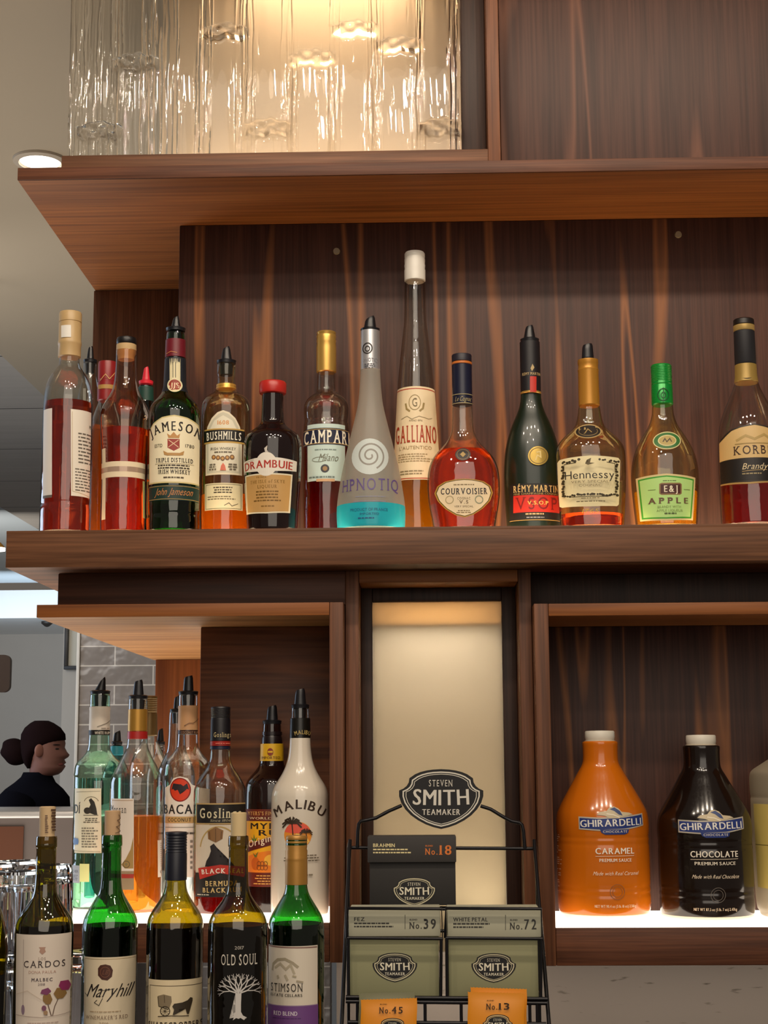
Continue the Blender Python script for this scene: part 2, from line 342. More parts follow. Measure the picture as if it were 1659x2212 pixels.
class Bottle:
    """a turned vessel; prof lists (picture height, half width) from the lip down to the base"""
    def __init__(s, name, label, cx, yref, Y, zb, prof, mat, cat='bottle', group=None, sy=1., part='glass_body', it=2):
        s.X = at(cx, yref, Y).x; s.Y = Y; s.zb = zb; s.sy = sy
        s.e = thing(name, label, cat, (s.X, Y, zb), group)
        s.zr = chaikin(s.conv(prof, zb), it); s.body = None; s.parts = {}
        if mat: s.body = revolve(part, s.zr, s.X, Y, mat, s.e, sy=sy)
    def zy(s, y):
        x = pr(Vector((s.X, s.Y, EZ)))[0]; return at(x, y, s.Y).z
    def conv(s, prof, zb=None):
        p = [(s.zy(y), h*ppm(y, s.Y)) for y, h in prof]
        if zb is not None:
            r = p[-1][1]; p[-1] = (zb+.008, r); p += [(zb+.0025, r*.985), (zb, r*.93), (zb, r*.8)]
        return p
    def r(s, z):
        q = s.zr
        for a, b in zip(q, q[1:]):
            if b[0] <= z <= a[0]:
                t = (z-b[0])/(a[0]-b[0]) if a[0] > b[0] else 0; return b[1]+(a[1]-b[1])*t
        return q[0][1] if z > q[0][0] else max(h for _, h in q[-6:])
    def lathe(s, name, prof, mat, it=0, sy=None, sub=None):
        s.parts[name] = o = revolve(name, chaikin(s.conv(prof), it), s.X, s.Y, mat, sub or s.e, sy=sy or s.sy); return o
    def fill(s, y, mat, k=.95, name='liquid'):
        z1 = s.zy(y); p = [(z1, s.r(z1)*k)]+[(max(z, s.zb+.005), r*k) for z, r in s.zr if z < z1-.002]
        q = [p[0]]
        for a in p[1:]:
            if a[0] < q[-1][0]-1e-4: q.append(a)
        q.append((q[-1][0]-.0005, q[-1][1]*.9))
        return revolve(name, q, s.X, s.Y, mat, s.e, sy=s.sy)
    def rad(s, z): return s.r(z)
    def art(s, name='label', base=.0004, rr=None, sub=None):
        for k, vv in dict(neck_print=('neck_sleeve', 'neck_band'), neck_label=('neck_sleeve',), cap_print=('screw_cap',), cap_band=('screw_cap',), cap_sticker=('foil_cap',), cork_print=('cork',), neck_seal=('neck_label',)).items():
            if k == name: sub = next((s.parts[q] for q in vv if q in s.parts), sub)
        def zf(y):
            z = s.zy(y)
            for _ in range(4): z = at(pr(Vector((s.X, s.Y, z)))[0], y, s.Y-s.sy*(rr or s.r(z))).z
            return z
        cache = {}
        def geo(y):
            k = round(y, 1)
            if k not in cache:
                z = zf(y); r = rr or s.r(z); Yf = s.Y-s.sy*r
                cache[k] = (z, r, pr(Vector((s.X, Yf, z)))[0], r/ppm(y, s.Y))
            return cache[k]
        def tou(x, y):
            z, r, ax, rp = geo(y); return rp*math.asin(max(-.985, min(.985, (x-ax)/rp)))
        def mp(u, y, e):
            z, r, ax, rp = geo(y); t = u/rp; return Vector((s.X+(r+e)*math.sin(t), s.Y-s.sy*(r+e)*math.cos(t)-(e if s.sy < 1 else 0), z))
        D = Decal(name, sub or s.e, mp, tou, base=base)
        def tg(x, y):
            z, r, ax, rp = geo(y); return rp*math.asin(.8*max(-1, min(1, (x-ax)/rp)))/.8
        def tinv(u, y):
            z, r, ax, rp = geo(y); return rp*math.asin(max(-.985, min(.985, math.sin(max(-1.2, min(1.2, .8*u/rp)))/.8)))
        D.tg, D.tinv = tg, tinv
        return D
    def pourer(s, ytop, yfl, hb=12, ht=9, hf=20, lean=0., mat=None, plug=True, tip=.5, name='pour_spout'):
        """speed pourer: collar, tapering spout with a slanted tip"""
        mat = mat or BLACKP; k = ppm(yfl, s.Y); z0 = s.zy(yfl); z1 = s.zy(ytop); v, f, n = [], [], 20
        prof = [(z0-.0, hf*k*.96), (z0+.003, hf*k), (z0+.0045, hf*k*.8)]
        if plug: prof = [(z0-.022, hf*k*.62), (z0-.004, hf*k*.7), (z0-.002, hf*k*.95)]+prof
        for z, r in prof:
            for i in range(n): a = 2*math.pi*i/n; v.append((s.X+r*math.cos(a), s.Y+r*math.sin(a), z))
        R = len(prof)
        for t in (0., .05, .3, .6, .85, 1.):
            h = (hb+(ht-hb)*t)*k*(1 if t < .9 else .85); zz = z0+.0045+(z1-z0-.0045)*t
            for i in range(n):
                a = 2*math.pi*i/n; dz = (t**2)*tip*h*math.cos(a)
                v.append((s.X+lean*k*t+h*math.cos(a), s.Y+h*.8*math.sin(a), zz+dz-t*tip*h))
            R += 1
        for q in range(R-1):
            for i in range(n): j = (i+1) % n; f.append((q*n+i, q*n+j, (q+1)*n+j, (q+1)*n+i))
        f += [tuple(range(n)), tuple(range((R-1)*n, R*n))]
        return mesh(name, v, f, mat, s.e, smooth=50)
BLACKP = M('15151a', .35)
# ============================================================ woodwork of the back bar
WX = wood('walnut_across', 'X', '4c301f', '8c5e40'); WX2 = wood('walnut_rail', 'X', '4a2b1d', '7a4a31', sc=1.2)
WZ = wood('walnut_upright', 'Z', '553321', '8a583a'); WP = wood('walnut_panel', 'Z', '3a211b', '553427', streak='84532f', sc=1.1, ss=(9, .5))
WS = wood('walnut_soffit_glow', 'X', '7a4620', 'a0612c', sc=.5); WL = wood('walnut_uplit', 'X', '80552f', 'b4834f', sc=.6)  # warm light from the shelves below is put into both wood colours
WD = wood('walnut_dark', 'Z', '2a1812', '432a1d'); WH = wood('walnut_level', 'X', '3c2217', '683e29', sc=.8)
YF, YB, YD = 2.44, 2.668, 3.05
XL = -.667; XR = .95
ZS, ZSB = EZ+.3645, EZ+.3047                 # bar shelf, top and underside
ZU0, ZU1 = EZ+.954, EZ+.976                  # canopy board
GLOW = emit('shelf_glow', 'ffe2b8', 3.4); GLOW2 = emit('low_shelf_glow', 'fff0dc', 2.2)
t = thing('bar_shelf', 'thick walnut shelf board carrying the long upper row of spirit bottles', 'shelf', ((XL+XR)/2, YF, ZSB))
box('shelf_board', XL, XR, YF, 3.07, ZSB, ZS-.004, WX, t)
box('front_edge', XL, XR, YF, YF+.018, ZS-.006, ZS, WX, t, bev=.0008)
box('light_panel', XL+.03, XR, YF+.02, YB-.003, ZS-.006, ZS-.0005, GLOW, t, bev=0)
box('rear_edge', XL, -.44, YB, 3.07, ZS-.006, ZS-.0005, WX, t, bev=0)

t = thing('wall_cabinet', 'upper walnut cabinet with a canopy board over the bottles and dark panels behind them', 'cabinet', ((XL+XR)/2, YF, ZU0))
box('canopy_board', XL, XR, YF, 3.07, ZU0, ZU1, WS, t)
box('canopy_edge', XL, XR, YF-.003, YF-.0002, ZU0+.0005, ZU1, WX2, t, bev=.0008)
p = at(387, 560, YB)
box('back_panel', p.x, XR, YB, YB+.03, ZS+.0002, ZU0-.0005, WP, t)
p2_ = at(201, 700, YD)
box('side_panel', p2_.x, p.x+.12, YD, YD+.018, ZS+.0002, ZU0-.0005, WZ, t)
for x, y in ((727, 543), (1465, 507)):
    q = at(x, y, YB); revolve('screw_cap', [(0, .0)], 0, 0, WL, t) if 0 else None
    bm = bmesh.new(); bmesh.ops.create_cone(bm, segments=20, radius1=.0066, radius2=.0055, depth=.004, cap_ends=True)
    vs = [Vector((q.x+v.co.x, YB-.0015-v.co.z, q.z+v.co.y)) for v in bm.verts]; fs = [[v.index for v in f.verts] for f in bm.faces]; bm.free()
    mesh('screw_cap', vs, fs, M('7a6a50', .5), t, smooth=40)
yl = YF+.03
a = at(133, 332, yl); b = at(1055, 326, yl)
ZLED = at(560, 329, yl).z
box('ledge', a.x, b.x, yl, 2.66, ZU1+.0003, ZLED, WX, t)
c0, c1 = at(1052, 200, yl).x, at(1080, 250, yl).x
box('upright', c0, c1, yl-.002, 2.68, ZU1+.0003, EZ+1.415, WZ, t)
j0 = at(996, 200, 2.515).x
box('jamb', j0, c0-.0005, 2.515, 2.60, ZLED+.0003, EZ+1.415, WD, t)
box('upper_panel', c1+.004, XR, 2.53, 2.55, ZU1+.0003, EZ+1.415, wood('walnut_upper', 'Z', '3a241d', '54352a', streak='684434', sc=.8, ss=(9, .5)), t)
box('gap_backing', c1+.0002, c1+.0038, 2.56, 2.58, ZU1+.0003, EZ+1.415, M('0c0806', .9), t, bev=0)

# lit recess behind the cast glass
bx0 = at(352, 150, 2.66).x
t = thing('light_recess', 'cream lit wall behind the textured glass with warm light strips above and below', 'light', ((bx0+c0)/2, 2.66, ZLED))
box('back_wall', bx0, c0-.0005, 2.665, 2.68, ZU1+.001, EZ+1.415, plaster('cream_wall', 'e8d8c4', 4, .03, .6), t)
box('light_strip', bx0+.01, c0-.01, 2.53, 2.66, ZLED+.0003, ZLED+.004, emit('strip_warm', 'ffe6c6', 1.25), t, bev=0)
box('light_strip', bx0+.15, c0-.12, 2.53, 2.66, EZ+1.405, EZ+1.409, emit('strip_amber', 'ffdfb8', 3.2), t, bev=0)

# cast glass panel, relief modelled as a height field
import numpy as np
gx0, gx1 = at(150, 150, 2.50).x, at(994.5, 150, 2.50).x; gz0, gz1 = ZLED+.0004, EZ+1.412
nx, nz = 760, 270
gx = np.linspace(gx0, gx1, nx); gz = np.linspace(gz0, gz1, nz); X, Z = np.meshgrid(gx, gz)
hh = np.zeros_like(X); rs = np.random.RandomState(4)
def gpx(x, y): q = at(x, y, 2.50); return q.x, q.z
for e in (158, 246, 334, 440, 530, 628, 718, 812, 905, 985):
    dense = e < 345
    for k in range(20 if dense else 11):
        x0 = gpx(e+rs.normal(0, 26 if dense else 9), 150)[0]; w = rs.uniform(.0008, .0020); A = rs.choice((-1, 1))*rs.uniform(.001, .0034)
        ph, fr = rs.uniform(0, 6), rs.uniform(8, 30); wob = .0012*np.sin(Z*fr+ph)+.0006*np.sin(Z*fr*3.1+ph)
        env = .55+.45*np.sin(Z*rs.uniform(8, 26)+rs.uniform(0, 6))
        hh += A*env*np.exp(-((X-x0-wob)/w)**2)
for cx, cy in ((293, 138), (485, 72), (578, 280), (675, 128), (767, 66), (862, 100), (955, 278), (215, 285)):
    x0, z0 = gpx(cx, cy); dx = (X-x0)/.037; top = z0+.012+.004*np.cos(dx*2.6)+.0015*np.sin(dx*9); bot = z0-.010+.0022*np.sin(dx*5+cx)+.0012*np.sin(dx*13+cx)
    s1 = 1/(1+np.exp(-(top-Z)/.0009)); s2 = 1/(1+np.exp(-(Z-bot)/.0013)); s3 = 1/(1+np.exp((np.abs(dx)-1)/.05))
    hh += .014*s1*s2*s3*(.8+.2*np.sin(dx*7)*np.cos((Z-z0)*300))
hh += .00035*np.sin(X*95+2*np.sin(Z*7))+.0002*np.sin(X*260+3*np.sin(Z*5))
for k in range(45):
    x0 = rs.uniform(gx0, gx1); zc = rs.uniform(gz0, gz0+.28); hh += rs.uniform(.0005, .0012)*np.exp(-((X-x0)/.0011)**2-((Z-zc)/rs.uniform(.006, .02))**2)
vs = [(float(X[j, i]), 2.50-float(hh[j, i]), float(Z[j, i])) for j in range(nz) for i in range(nx)]
fs = [(j*nx+i, j*nx+i+1, (j+1)*nx+i+1, (j+1)*nx+i) for j in range(nz-1) for i in range(nx-1)]
rim = [i for i in range(nx)]+[j*nx+nx-1 for j in range(1, nz)]+[(nz-1)*nx+i for i in range(nx-2, -1, -1)]+[j*nx for j in range(nz-2, 0, -1)]
n0 = len(vs); vs += [(vs[i][0], 2.512, vs[i][2]) for i in rim]; L = len(rim)
fs += [(rim[k], rim[(k+1) % L], n0+(k+1) % L, n0+k) for k in range(L)]+[tuple(range(n0, n0+L))]
tag(mesh('glass_panel', vs, fs, clear('cast_glass', 'fbf8f0', .0, 1.42), smooth=60), 'textured cast glass panel of vertical ribs standing on the walnut ledge at the top', 'glass panel')

# ------------------------------------------------------------ lower left cabinet
YL = 2.48
xa = at(80, 1322, YL).x; zt, zb = at(300, 1305, YL).z, at(300, 1333, YL).z
xp0, xp1 = at(712, 1600, YL).x, at(742.5, 1600, YL).x
xp1 = min(xp1, at(746.5, 1500, 2.52).x-.0006)
zl = at(330, 1986, YL).z; zr0 = at(735, 2079, YL).z
xf = at(125, 1270, 2.52).x
t = thing('open_cabinet', 'lower left walnut cabinet open at its left end with rum bottles inside', 'cabinet', (xp0, YL, zr0))
box('fascia', xf, at(746, 1270, 2.52).x, 2.52, 2.56, zt+.0002, ZSB-.0003, WH, t)
box('top_board', xa, xp0-.0003, YL, 3.57, zb, zt, WL, t)
box('top_edge', xa, xp0-.0003, YL-.003, YL-.0002, zb+.0003, zt, WS, t, bev=.0006)
box('side_post', xp0, xp1, YL-.004, 2.70, zr0, zt, WZ, t)
box('back_panel', at(432, 1500, 2.68).x, xp0-.0003, 2.68, 2.70, zl+.0003, zb-.0003, wood('walnut_level2', 'X', '4c2d1d', '845338', sc=.7, streak='7a4a2c', ss=(5, .8)), t)
box('end_panel', at(335, 1500, 3.55).x, at(480, 1500, 3.55).x, 3.55, 3.57, zl+.0003, zb-.0003, wood('walnut_orange_lit', 'Z', '6e3a1e', '985a30', sc=.5), t)  # the orange light on this panel is put into its wood colour
box('bottom_rail', xa, xp0-.0003, YL, YL+.02, zr0, zl-.006, WX2, t)
box('bottom_board', xa, xp0-.0003, YL+.0202, 3.57, zl-.03, zl-.0062, WX2, t)
box('light_panel', xa+.004, xp0-.0005, YL+.001, 3.56, zl-.006, zl, GLOW2, t, bev=.0004)

# ------------------------------------------------------------ lit alcove between the cabinets
YN = 2.52
n0_, n1_, n2_, n3_ = at(746.5, 1500, YN).x, at(776, 1500, YN).x, at(1124, 1500, YN).x, at(1152, 1500, YN).x
zn0, zn1 = at(960, 1258, YN).z, at(960, 1230, YN).z
t = thing('lit_alcove', 'tall frosted white light panel in a walnut frame behind the tea rack', 'light', ((n1_+n2_)/2, YN, zr0))
box('side_post', n0_, n1_, YN, 2.74, zr0, ZSB-.0003, WZ, t)
box('side_post', n2_, n3_, YN, 2.74, zr0, ZSB-.0003, WZ, t)
box('head_rail', n1_+.0003, n2_-.0003, YN, 2.74, zn0, ZSB-.0003, WS, t)
YI = 2.60
i0, i1 = at(805, 1500, YI).x, at(1087, 1500, YI).x; zi = at(945, 1299, YI).z
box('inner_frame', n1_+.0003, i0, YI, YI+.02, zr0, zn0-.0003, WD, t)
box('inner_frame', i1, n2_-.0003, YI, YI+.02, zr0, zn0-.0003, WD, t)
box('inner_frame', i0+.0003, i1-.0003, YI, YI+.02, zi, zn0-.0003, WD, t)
YP = YI+.01
fm, n, l, b = newmat('frosted_pane'); b.inputs['Base Color'].default_value = lin('8f8473'); b.inputs['Roughness'].default_value = .28
ts = n.new('ShaderNodeBsdfTranslucent'); ts.inputs['Color'].default_value = lin('cdc3b2'); mx = n.new('ShaderNodeMixShader'); mx.inputs[0].default_value = .6
l.new(b.outputs[0], mx.inputs[1]); l.new(ts.outputs[0], mx.inputs[2]); l.new(mx.outputs[0], n['Material Output'].inputs['Surface'])
box('frosted_pane', i0+.0003, i1-.0003, YP, YP+.004, zr0, zi-.0003, fm, t, bev=0)
WHT = M('f2ece0', .7); zd = at(945, 1353, YP).z
box('back_wall', i0, i1, 2.78, 2.79, zr0, zi, WHT, t); box('side_wall', i0-.012, i0-.0005, YI+.021, 2.78, zr0, zi, WHT, t); box('side_wall', i1+.0005, i1+.012, YI+.021, 2.78, zr0, zi, WHT, t)
box('band_baffle', i0, i1, YP+.0045, 2.78, zd, zd+.004, WHT, t, bev=0); box('ceiling_board', i0, i1, YP+.0045, 2.78, zi-.0005, zi+.008, WHT, t, bev=0)  # unseen baffle added to bound the orange band on the pane
xm = (i0+i1)/2
lamp('alcove_lamp', 'AREA', (xm, YP+.05, zd-.004), .75, (1, .97, .92), .15, (xm, YP+.02, zd-.5), .03)
lamp('alcove_amber_fill', 'AREA', (xm, YP+.06, zi-.004), .26, (1, .66, .34), .16, (xm, YP+.055, zi-.2), .05)  # added orange light that tints the top of the pane
lamp('alcove_low_lamp', 'AREA', (xm+.03, YP+.09, zr0+.06), .5, (1, .92, .74), .17, (xm, YP+.03, zr0+.5), .08)
lamp('alcove_mid_lamp', 'AREA', (xm, 2.77, (zi+zr0)/2), .03, (1, .96, .93), .18, (xm, 2.0, (zi+zr0)/2), .5)

# ------------------------------------------------------------ lower right cabinet
r0, r1 = at(1153.5, 1500, YL).x, at(1188.5, 1500, YL).x
r0 = max(r0, n3_+.0008)
zq0, zq1 = at(1400, 1329, YL).z, at(1400, 1302, YL).z; zk = at(1400, 1995, YL).z; zkb = at(1400, 2086, YL).z
t = thing('open_cabinet', 'lower right walnut cabinet framing the sauce jugs on a glowing shelf', 'cabinet', ((r0+XR)/2, YL, zkb))
box('side_post', r0, r1, YL-.002, 2.72, zkb, zq1, WZ, t)
box('top_board', r1+.0003, XR, YL, 2.72, zq0, zq1, WS, t)
box('back_panel', r1+.0003, XR, 2.685, 2.705, zk+.0003, zq0-.0003, WP, t)
box('bottom_rail', r1+.0003, XR, YL, YL+.02, zkb, zk-.006, WX2, t)
box('bottom_board', r1+.0003, XR, YL+.0202, 2.72, zk-.03, zk-.0062, WX2, t)
box('light_panel', r1+.0005, XR, YL+.001, 2.684, zk-.006, zk, GLOW2, t, bev=.0004)
box('recessed_fascia', n3_+.0003, XR, 2.60, 2.62, zq1+.0003, ZSB-.0003, WD, t)  # darker wood stands in for the shadow under the bar shelf

lamp('splashback_fill', 'AREA', (.55, 2.6, zkb-.012), .36, (1, .9, .78), .7, (.55, 2.72, zkb-.4), .05)  # added fill lights to brighten the splashback, no known fitting
lamp('splashback_fill', 'AREA', (.0, 2.6, zr0-.012), .3, (1, .9, .78), .3, (.0, 2.72, zr0-.4), .05)
# ============================================================ setting
ST = 'structure'
def slab(name, x0, x1, y0, y1, z0, z1, mat): return box(name, x0, x1, y0, y1, z0, z1, mat, None, 0, ST)
slab('floor', -6, 3, -3, 14, -.1, 0, plaster('floor_stone', '6b5f55', 5, .15))
GREY = plaster('grey_plaster', 'b4aca3', 5, .04); CW = plaster('ceiling_white', 'a0937f', 3, .03)
cz = EZ+1.42; e1 = atz(0, 765, cz).x; e2 = atz(0, 1095, cz+.06).x
slab('ceiling', e1, 3, 2.2, 13, cz, cz+.3, CW)
pm, n, l, b = newmat('ceiling_planks'); tc = n.new('ShaderNodeTexCoord'); sp = n.new('ShaderNodeSeparateXYZ'); l.new(tc.outputs['Object'], sp.inputs[0])
ma = n.new('ShaderNodeMath'); ma.operation = 'MULTIPLY_ADD'; ma.inputs[1].default_value = 1/.86; ma.inputs[2].default_value = -4.66/.86+10; l.new(sp.outputs['Y'], ma.inputs[0])
fr = n.new('ShaderNodeMath'); fr.operation = 'FRACT'; l.new(ma.outputs[0], fr.inputs[0])
gt = n.new('ShaderNodeMath'); gt.operation = 'GREATER_THAN'; gt.inputs[1].default_value = .012; l.new(fr.outputs[0], gt.inputs[0])
nz_ = n.new('ShaderNodeTexNoise'); nz_.inputs['Scale'].default_value = 3; mp_ = n.new('ShaderNodeMapping'); mp_.inputs['Scale'].default_value = (.6, 8, 1); l.new(tc.outputs['Object'], mp_.inputs[0]); l.new(mp_.outputs[0], nz_.inputs[0])
rr_ = n.new('ShaderNodeValToRGB'); rr_.color_ramp.elements[0].color = lin('a09a93'); rr_.color_ramp.elements[1].color = lin('b4aea6'); l.new(nz_.outputs['Fac'], rr_.inputs[0])
mm = n.new('ShaderNodeMix'); mm.data_type = 'RGBA'; l.new(gt.outputs[0], mm.inputs[0]); mm.inputs[6].default_value = lin('2c2a28'); l.new(rr_.outputs[0], mm.inputs[7]); l.new(mm.outputs[2], b.inputs['Base Color']); b.inputs['Roughness'].default_value = .6
slab('ceiling.001', e2, e1-.001, 2.2, 13, cz+.06, cz+.3, pm)
slab('ceiling.002', -6, e2-.001, 2.2, 13, cz+.075, cz+.3, plaster('ceiling_cool', 'bcc6cc', 2, .03))
YT = atz(60, 1277, cz+.05).y; zt2 = at(60, 1335, YT).z
slab('trim_1', -6, 0, YT, YT+2, zt2, cz+.0595, plaster('bulkhead_white', 'eef2f4', 2, .02))
YW = atz(60, 1370, zt2).y
slab('wall_back', -6, 3, YW, YW+.1, 0, cz+.059, GREY)
slab('wall_left', -6.1, -6, -3, 14, 0, 3.2, GREY)
lamp('bulkhead_fill', 'AREA', (-3.2, YT-1.2, EZ+.9), 22, (.75, .88, 1.0), 2.5, (-3.2, YT, EZ+1.12), .3)  # added area light to brighten the white bulkhead band
lamp('far_wall_light', 'AREA', (-3.0, 9.0, EZ+.6), 24, (1.0, .94, .86), 1.2, (-3.0, 12.5, EZ+.1), 1.2)
# tiled pier and the wall strip with the picture
tm, n, l, b = newmat('grey_tile'); tc = n.new('ShaderNodeTexCoord'); mp_ = n.new('ShaderNodeMapping'); l.new(tc.outputs['Object'], mp_.inputs[0])
mp_.inputs['Rotation'].default_value = (math.pi/2, 0, 0)
bt = n.new('ShaderNodeTexBrick'); l.new(mp_.outputs[0], bt.inputs['Vector'])
TY = 5.8; tp = at(247, 1492, TY); th = 42.3*ppm(1500, TY); tw = 168*ppm(1500, TY)
bt.inputs['Scale'].default_value = 1; bt.inputs['Brick Width'].default_value = tw; bt.inputs['Row Height'].default_value = th; bt.inputs['Mortar Size'].default_value = .0026; bt.inputs['Mortar Smooth'].default_value = .1
mp_.inputs['Location'].default_value = (-tp.x, 0, 0)
bt.inputs['Color1'].default_value = lin('8a817a'); bt.inputs['Color2'].default_value = lin('978d86'); bt.inputs['Mortar'].default_value = lin('cfc6ba'); bt.inputs['Bias'].default_value = 0
l.new(bt.outputs['Color'], b.inputs['Base Color']); b.inputs['Roughness'].default_value = .22
tn = n.new('ShaderNodeTexNoise'); tn.inputs['Scale'].default_value = 14; l.new(tc.outputs['Object'], tn.inputs[0])
bp = n.new('ShaderNodeBump'); bp.inputs['Strength'].default_value = .35; bp.inputs['Distance'].default_value = .02; l.new(tn.outputs['Fac'], bp.inputs['Height']); l.new(bp.outputs['Normal'], b.inputs['Normal'])
tx0 = at(170, 1550, TY).x
tl = box('wall_tiled', tx0, -.35, TY, TY+.12, 0, cz, tm, None, 0, ST)
box('trim_2', at(163, 1550, TY).x, tx0-.0005, TY-.008, TY+.12, 0, cz, M('d8d2c8', .4), None, .001, ST)
slab('wall_right', at(134, 1500, 7).x, -.3, 7, 7.12, 0, cz, plaster('pale_plaster', 'c4bdb2', 4, .03))
# stone splashback under the cabinets
sm_, n, l, b = newmat('stone_splashback'); tc = n.new('ShaderNodeTexCoord'); mp_ = n.new('ShaderNodeMapping'); mp_.inputs['Scale'].default_value = (14, 1, 70); l.new(tc.outputs['Object'], mp_.inputs[0])
tn = n.new('ShaderNodeTexNoise'); tn.inputs['Scale'].default_value = 1.4; tn.inputs['Detail'].default_value = 3; l.new(mp_.outputs[0], tn.inputs[0])
rr_ = n.new('ShaderNodeValToRGB'); rr_.color_ramp.elements[0].position = .26; rr_.color_ramp.elements[1].position = .36; rr_.color_ramp.elements[0].color = lin('5f564d'); rr_.color_ramp.elements[1].color = lin('a0948a'); l.new(tn.outputs['Fac'], rr_.inputs[0]); l.new(rr_.outputs[0], b.inputs['Base Color']); b.inputs['Roughness'].default_value = .25
slab('wall_splashback', at(727, 2150, 2.76).x, 3, 2.76, 2.8, .9, zkb+.01, sm_)
ZC = at(95, 1805, 2.0).z-.300                  # raised bar top, below the picture
cnt = thing('bar_counter', 'bar top carrying the wine bottles and the tea rack', 'counter', (0, 2.05, 0))
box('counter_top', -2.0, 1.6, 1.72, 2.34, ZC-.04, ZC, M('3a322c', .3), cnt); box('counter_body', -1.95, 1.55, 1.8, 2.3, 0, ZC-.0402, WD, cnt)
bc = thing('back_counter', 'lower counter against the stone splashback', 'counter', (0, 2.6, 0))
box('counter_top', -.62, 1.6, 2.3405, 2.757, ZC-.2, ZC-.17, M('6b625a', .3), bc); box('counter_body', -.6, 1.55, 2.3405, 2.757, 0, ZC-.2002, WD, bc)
# ============================================================ bottles on the bar shelf
CLEAR = glass('clear_glass', 'f6f4ee', .42); GREENG = glass('green_glass', '4fb052', .3); DKGREEN = M('0e1d10', .32, 0, .3)
OLIVE = glass('olive_glass', 'aa9c2c', .26); AMBERG = glass('honey_glass', 'faf0cc', .5); PALEG = glass('pale_green_glass', 'd8f0dc', .4)
LQ = {k: liquor('liquor_'+k, v, .28 if k in ('gold', 'amber') else .1) for k, v in dict(red='d24a20', amber='f8a03a', orange='f4641e', gold='f8bc38', darkred='b81c1c').items()}
WINE = M('140608', .15)
CREAM, KRAFT, GOLD, INK, NAVY = 'efe4c8', 'c69a5c', 'c59a4a', '241c16', '141a38'
GOLDM = M('c8a052', .32, .6); BRASS = M('b98a3a', .35, .5); SILVER = M('c8c8cc', .3, .7)
UP_G = 'spirit bottles on the bar shelf'; YS = 2.50; cnt_words = 0
def B(label, cx, yref, Y, zb, prof, mat, **k): return Bottle(k.pop('name', 'liquor_bottle'), label, 'bottle', cx, yref, Y, zb, prof, mat) if 0 else Bottle(k.pop('name', 'liquor_bottle'), label, cx, yref, Y, zb, prof, mat, **k)

# clear bottle at the far left, turned so that both paper labels show their edges
b = B('clear bottle of red liquor with a tan foil cap, leftmost on the bar shelf', 146, 920, YS, ZS, [(700, 21), (770, 21), (790, 22), (800, 29), (815, 40), (835, 49), (870, 53), (960, 54), (1085, 54.5), (1092, 53), (1100, 55), (1136, 55)], CLEAR, group=UP_G)
b.fill(872, LQ['red']); b.lathe('foil_cap', [(674, 10), (676, 23), (679, 24.5), (697, 24.5), (697.5, 23.3), (699, 23.3), (699.5, 24.5), (738, 24.5), (740, 25.5), (746, 25.5), (748, 24.5), (772, 24.5), (774, 22)], M('bfa070', .4))
d = b.art('cap_sticker', .0009, 24.5*ppm(715, YS)); d.rect(132, 702, 153, 728, 'e8e4dc'); d.done()
d = b.art('label'); d.rect(89, 880, 112, 1068, 'e6dfd8').rect(89, 1068, 112, 1074, '6a6058').done()
d = b.art('back_label'); d.rect(152, 883, 199, 1070, 'e8dfd0').line([(155, 888), (155, 1060), (196, 1068)], 1, 'b49a70').dashes(166, 198, 930, 1000, 9, '6a6258', .4, 3).dashes(160, 194, 1008, 1060, 8, '6a6258', .4, 5); d.text('Mc', 184, 198, 912, 920, '5a5240', 1); d.done()
b = B('amber bottle with a black pour spout half hidden behind the leftmost bottle', 192, 900, 2.70, ZS, [(786, 14), (815, 15), (835, 20), (860, 26), (890, 29), (1136, 29)], CLEAR, group=UP_G); b.fill(920, LQ['amber']); b.pourer(748, 782, 8, 5, 15)
b = B('amber bottle with a red screw cap behind the cream banded bottle', 231, 850, 2.62, ZS, [(864, 18), (872, 18), (884, 23), (905, 30), (925, 34), (1000, 35), (1136, 35)], CLEAR, group=UP_G)
b.fill(924, LQ['amber']); c = b.lathe('screw_cap', [(782, 10), (783, 19), (787, 20), (822, 20), (823, 19), (827, 19), (828, 20.5), (866, 20.5), (868, 18)], M('8c1f22', .35)); d = b.art('cap_band', .0007, 20.5*ppm(835, 2.62)); d.rect(211, 830, 252, 839, 'b08a4a').line([(216, 822), (228, 808), (236, 818), (246, 802)], 1.2, 'd8b070').done()
b = B('amber bottle with a black topped cork and two cream paper bands around its waist', 270, 900, YS, ZS, [(752, 18), (756, 22), (770, 22), (800, 22.5), (830, 25), (850, 31), (870, 44), (890, 53), (905, 54), (940, 51), (1000, 48), (1060, 47), (1120, 49), (1136, 48)], glass('peach_glass', 'f6dcc4', .45), group=UP_G)
b.fill(930, LQ['orange']); b.lathe('cork_stopper', [(730, 10), (731, 20), (735, 21.5), (743, 21.5), (745, 20)], M('141214', .4)); b.lathe('cork', [(745.2, 20), (746, 21.5), (764, 21.8), (770, 18), (778, 17.5)], M('c9a878', .6))
d = b.art('paper_band'); d.rect(214, 996, 322, 1007, 'ecd9b8'); d.rect(214, 1018, 322, 1030, 'ecd9b8'); d.rect(214, 1007, 322, 1018, M('b59a86', .15, .2)); d.done()
d = b.art('back_label'); d.rect(216, 965, 226, 1120, 'e8d8b8').rect(302, 1034, 318, 1114, 'd8d890').dashes(306, 316, 1070, 1108, 8, '7a7a40', .4, 9).done()
b = B('dark green bottle with a red pour spout half hidden beside the big green whiskey bottle', 314, 900, 2.64, ZS, [(834, 14), (838, 15), (865, 16), (890, 24), (915, 32), (1000, 34), (1136, 34)], glass('deep_green_glass', '2f6a4a', .3), group=UP_G)
b.pourer(792, 828, 9, 5, 16, mat=M('d8283c', .4)); b.lathe('neck_sleeve', [(836, 14), (838, 16.5), (868, 17.5), (870, 15)], M('17433a', .5))

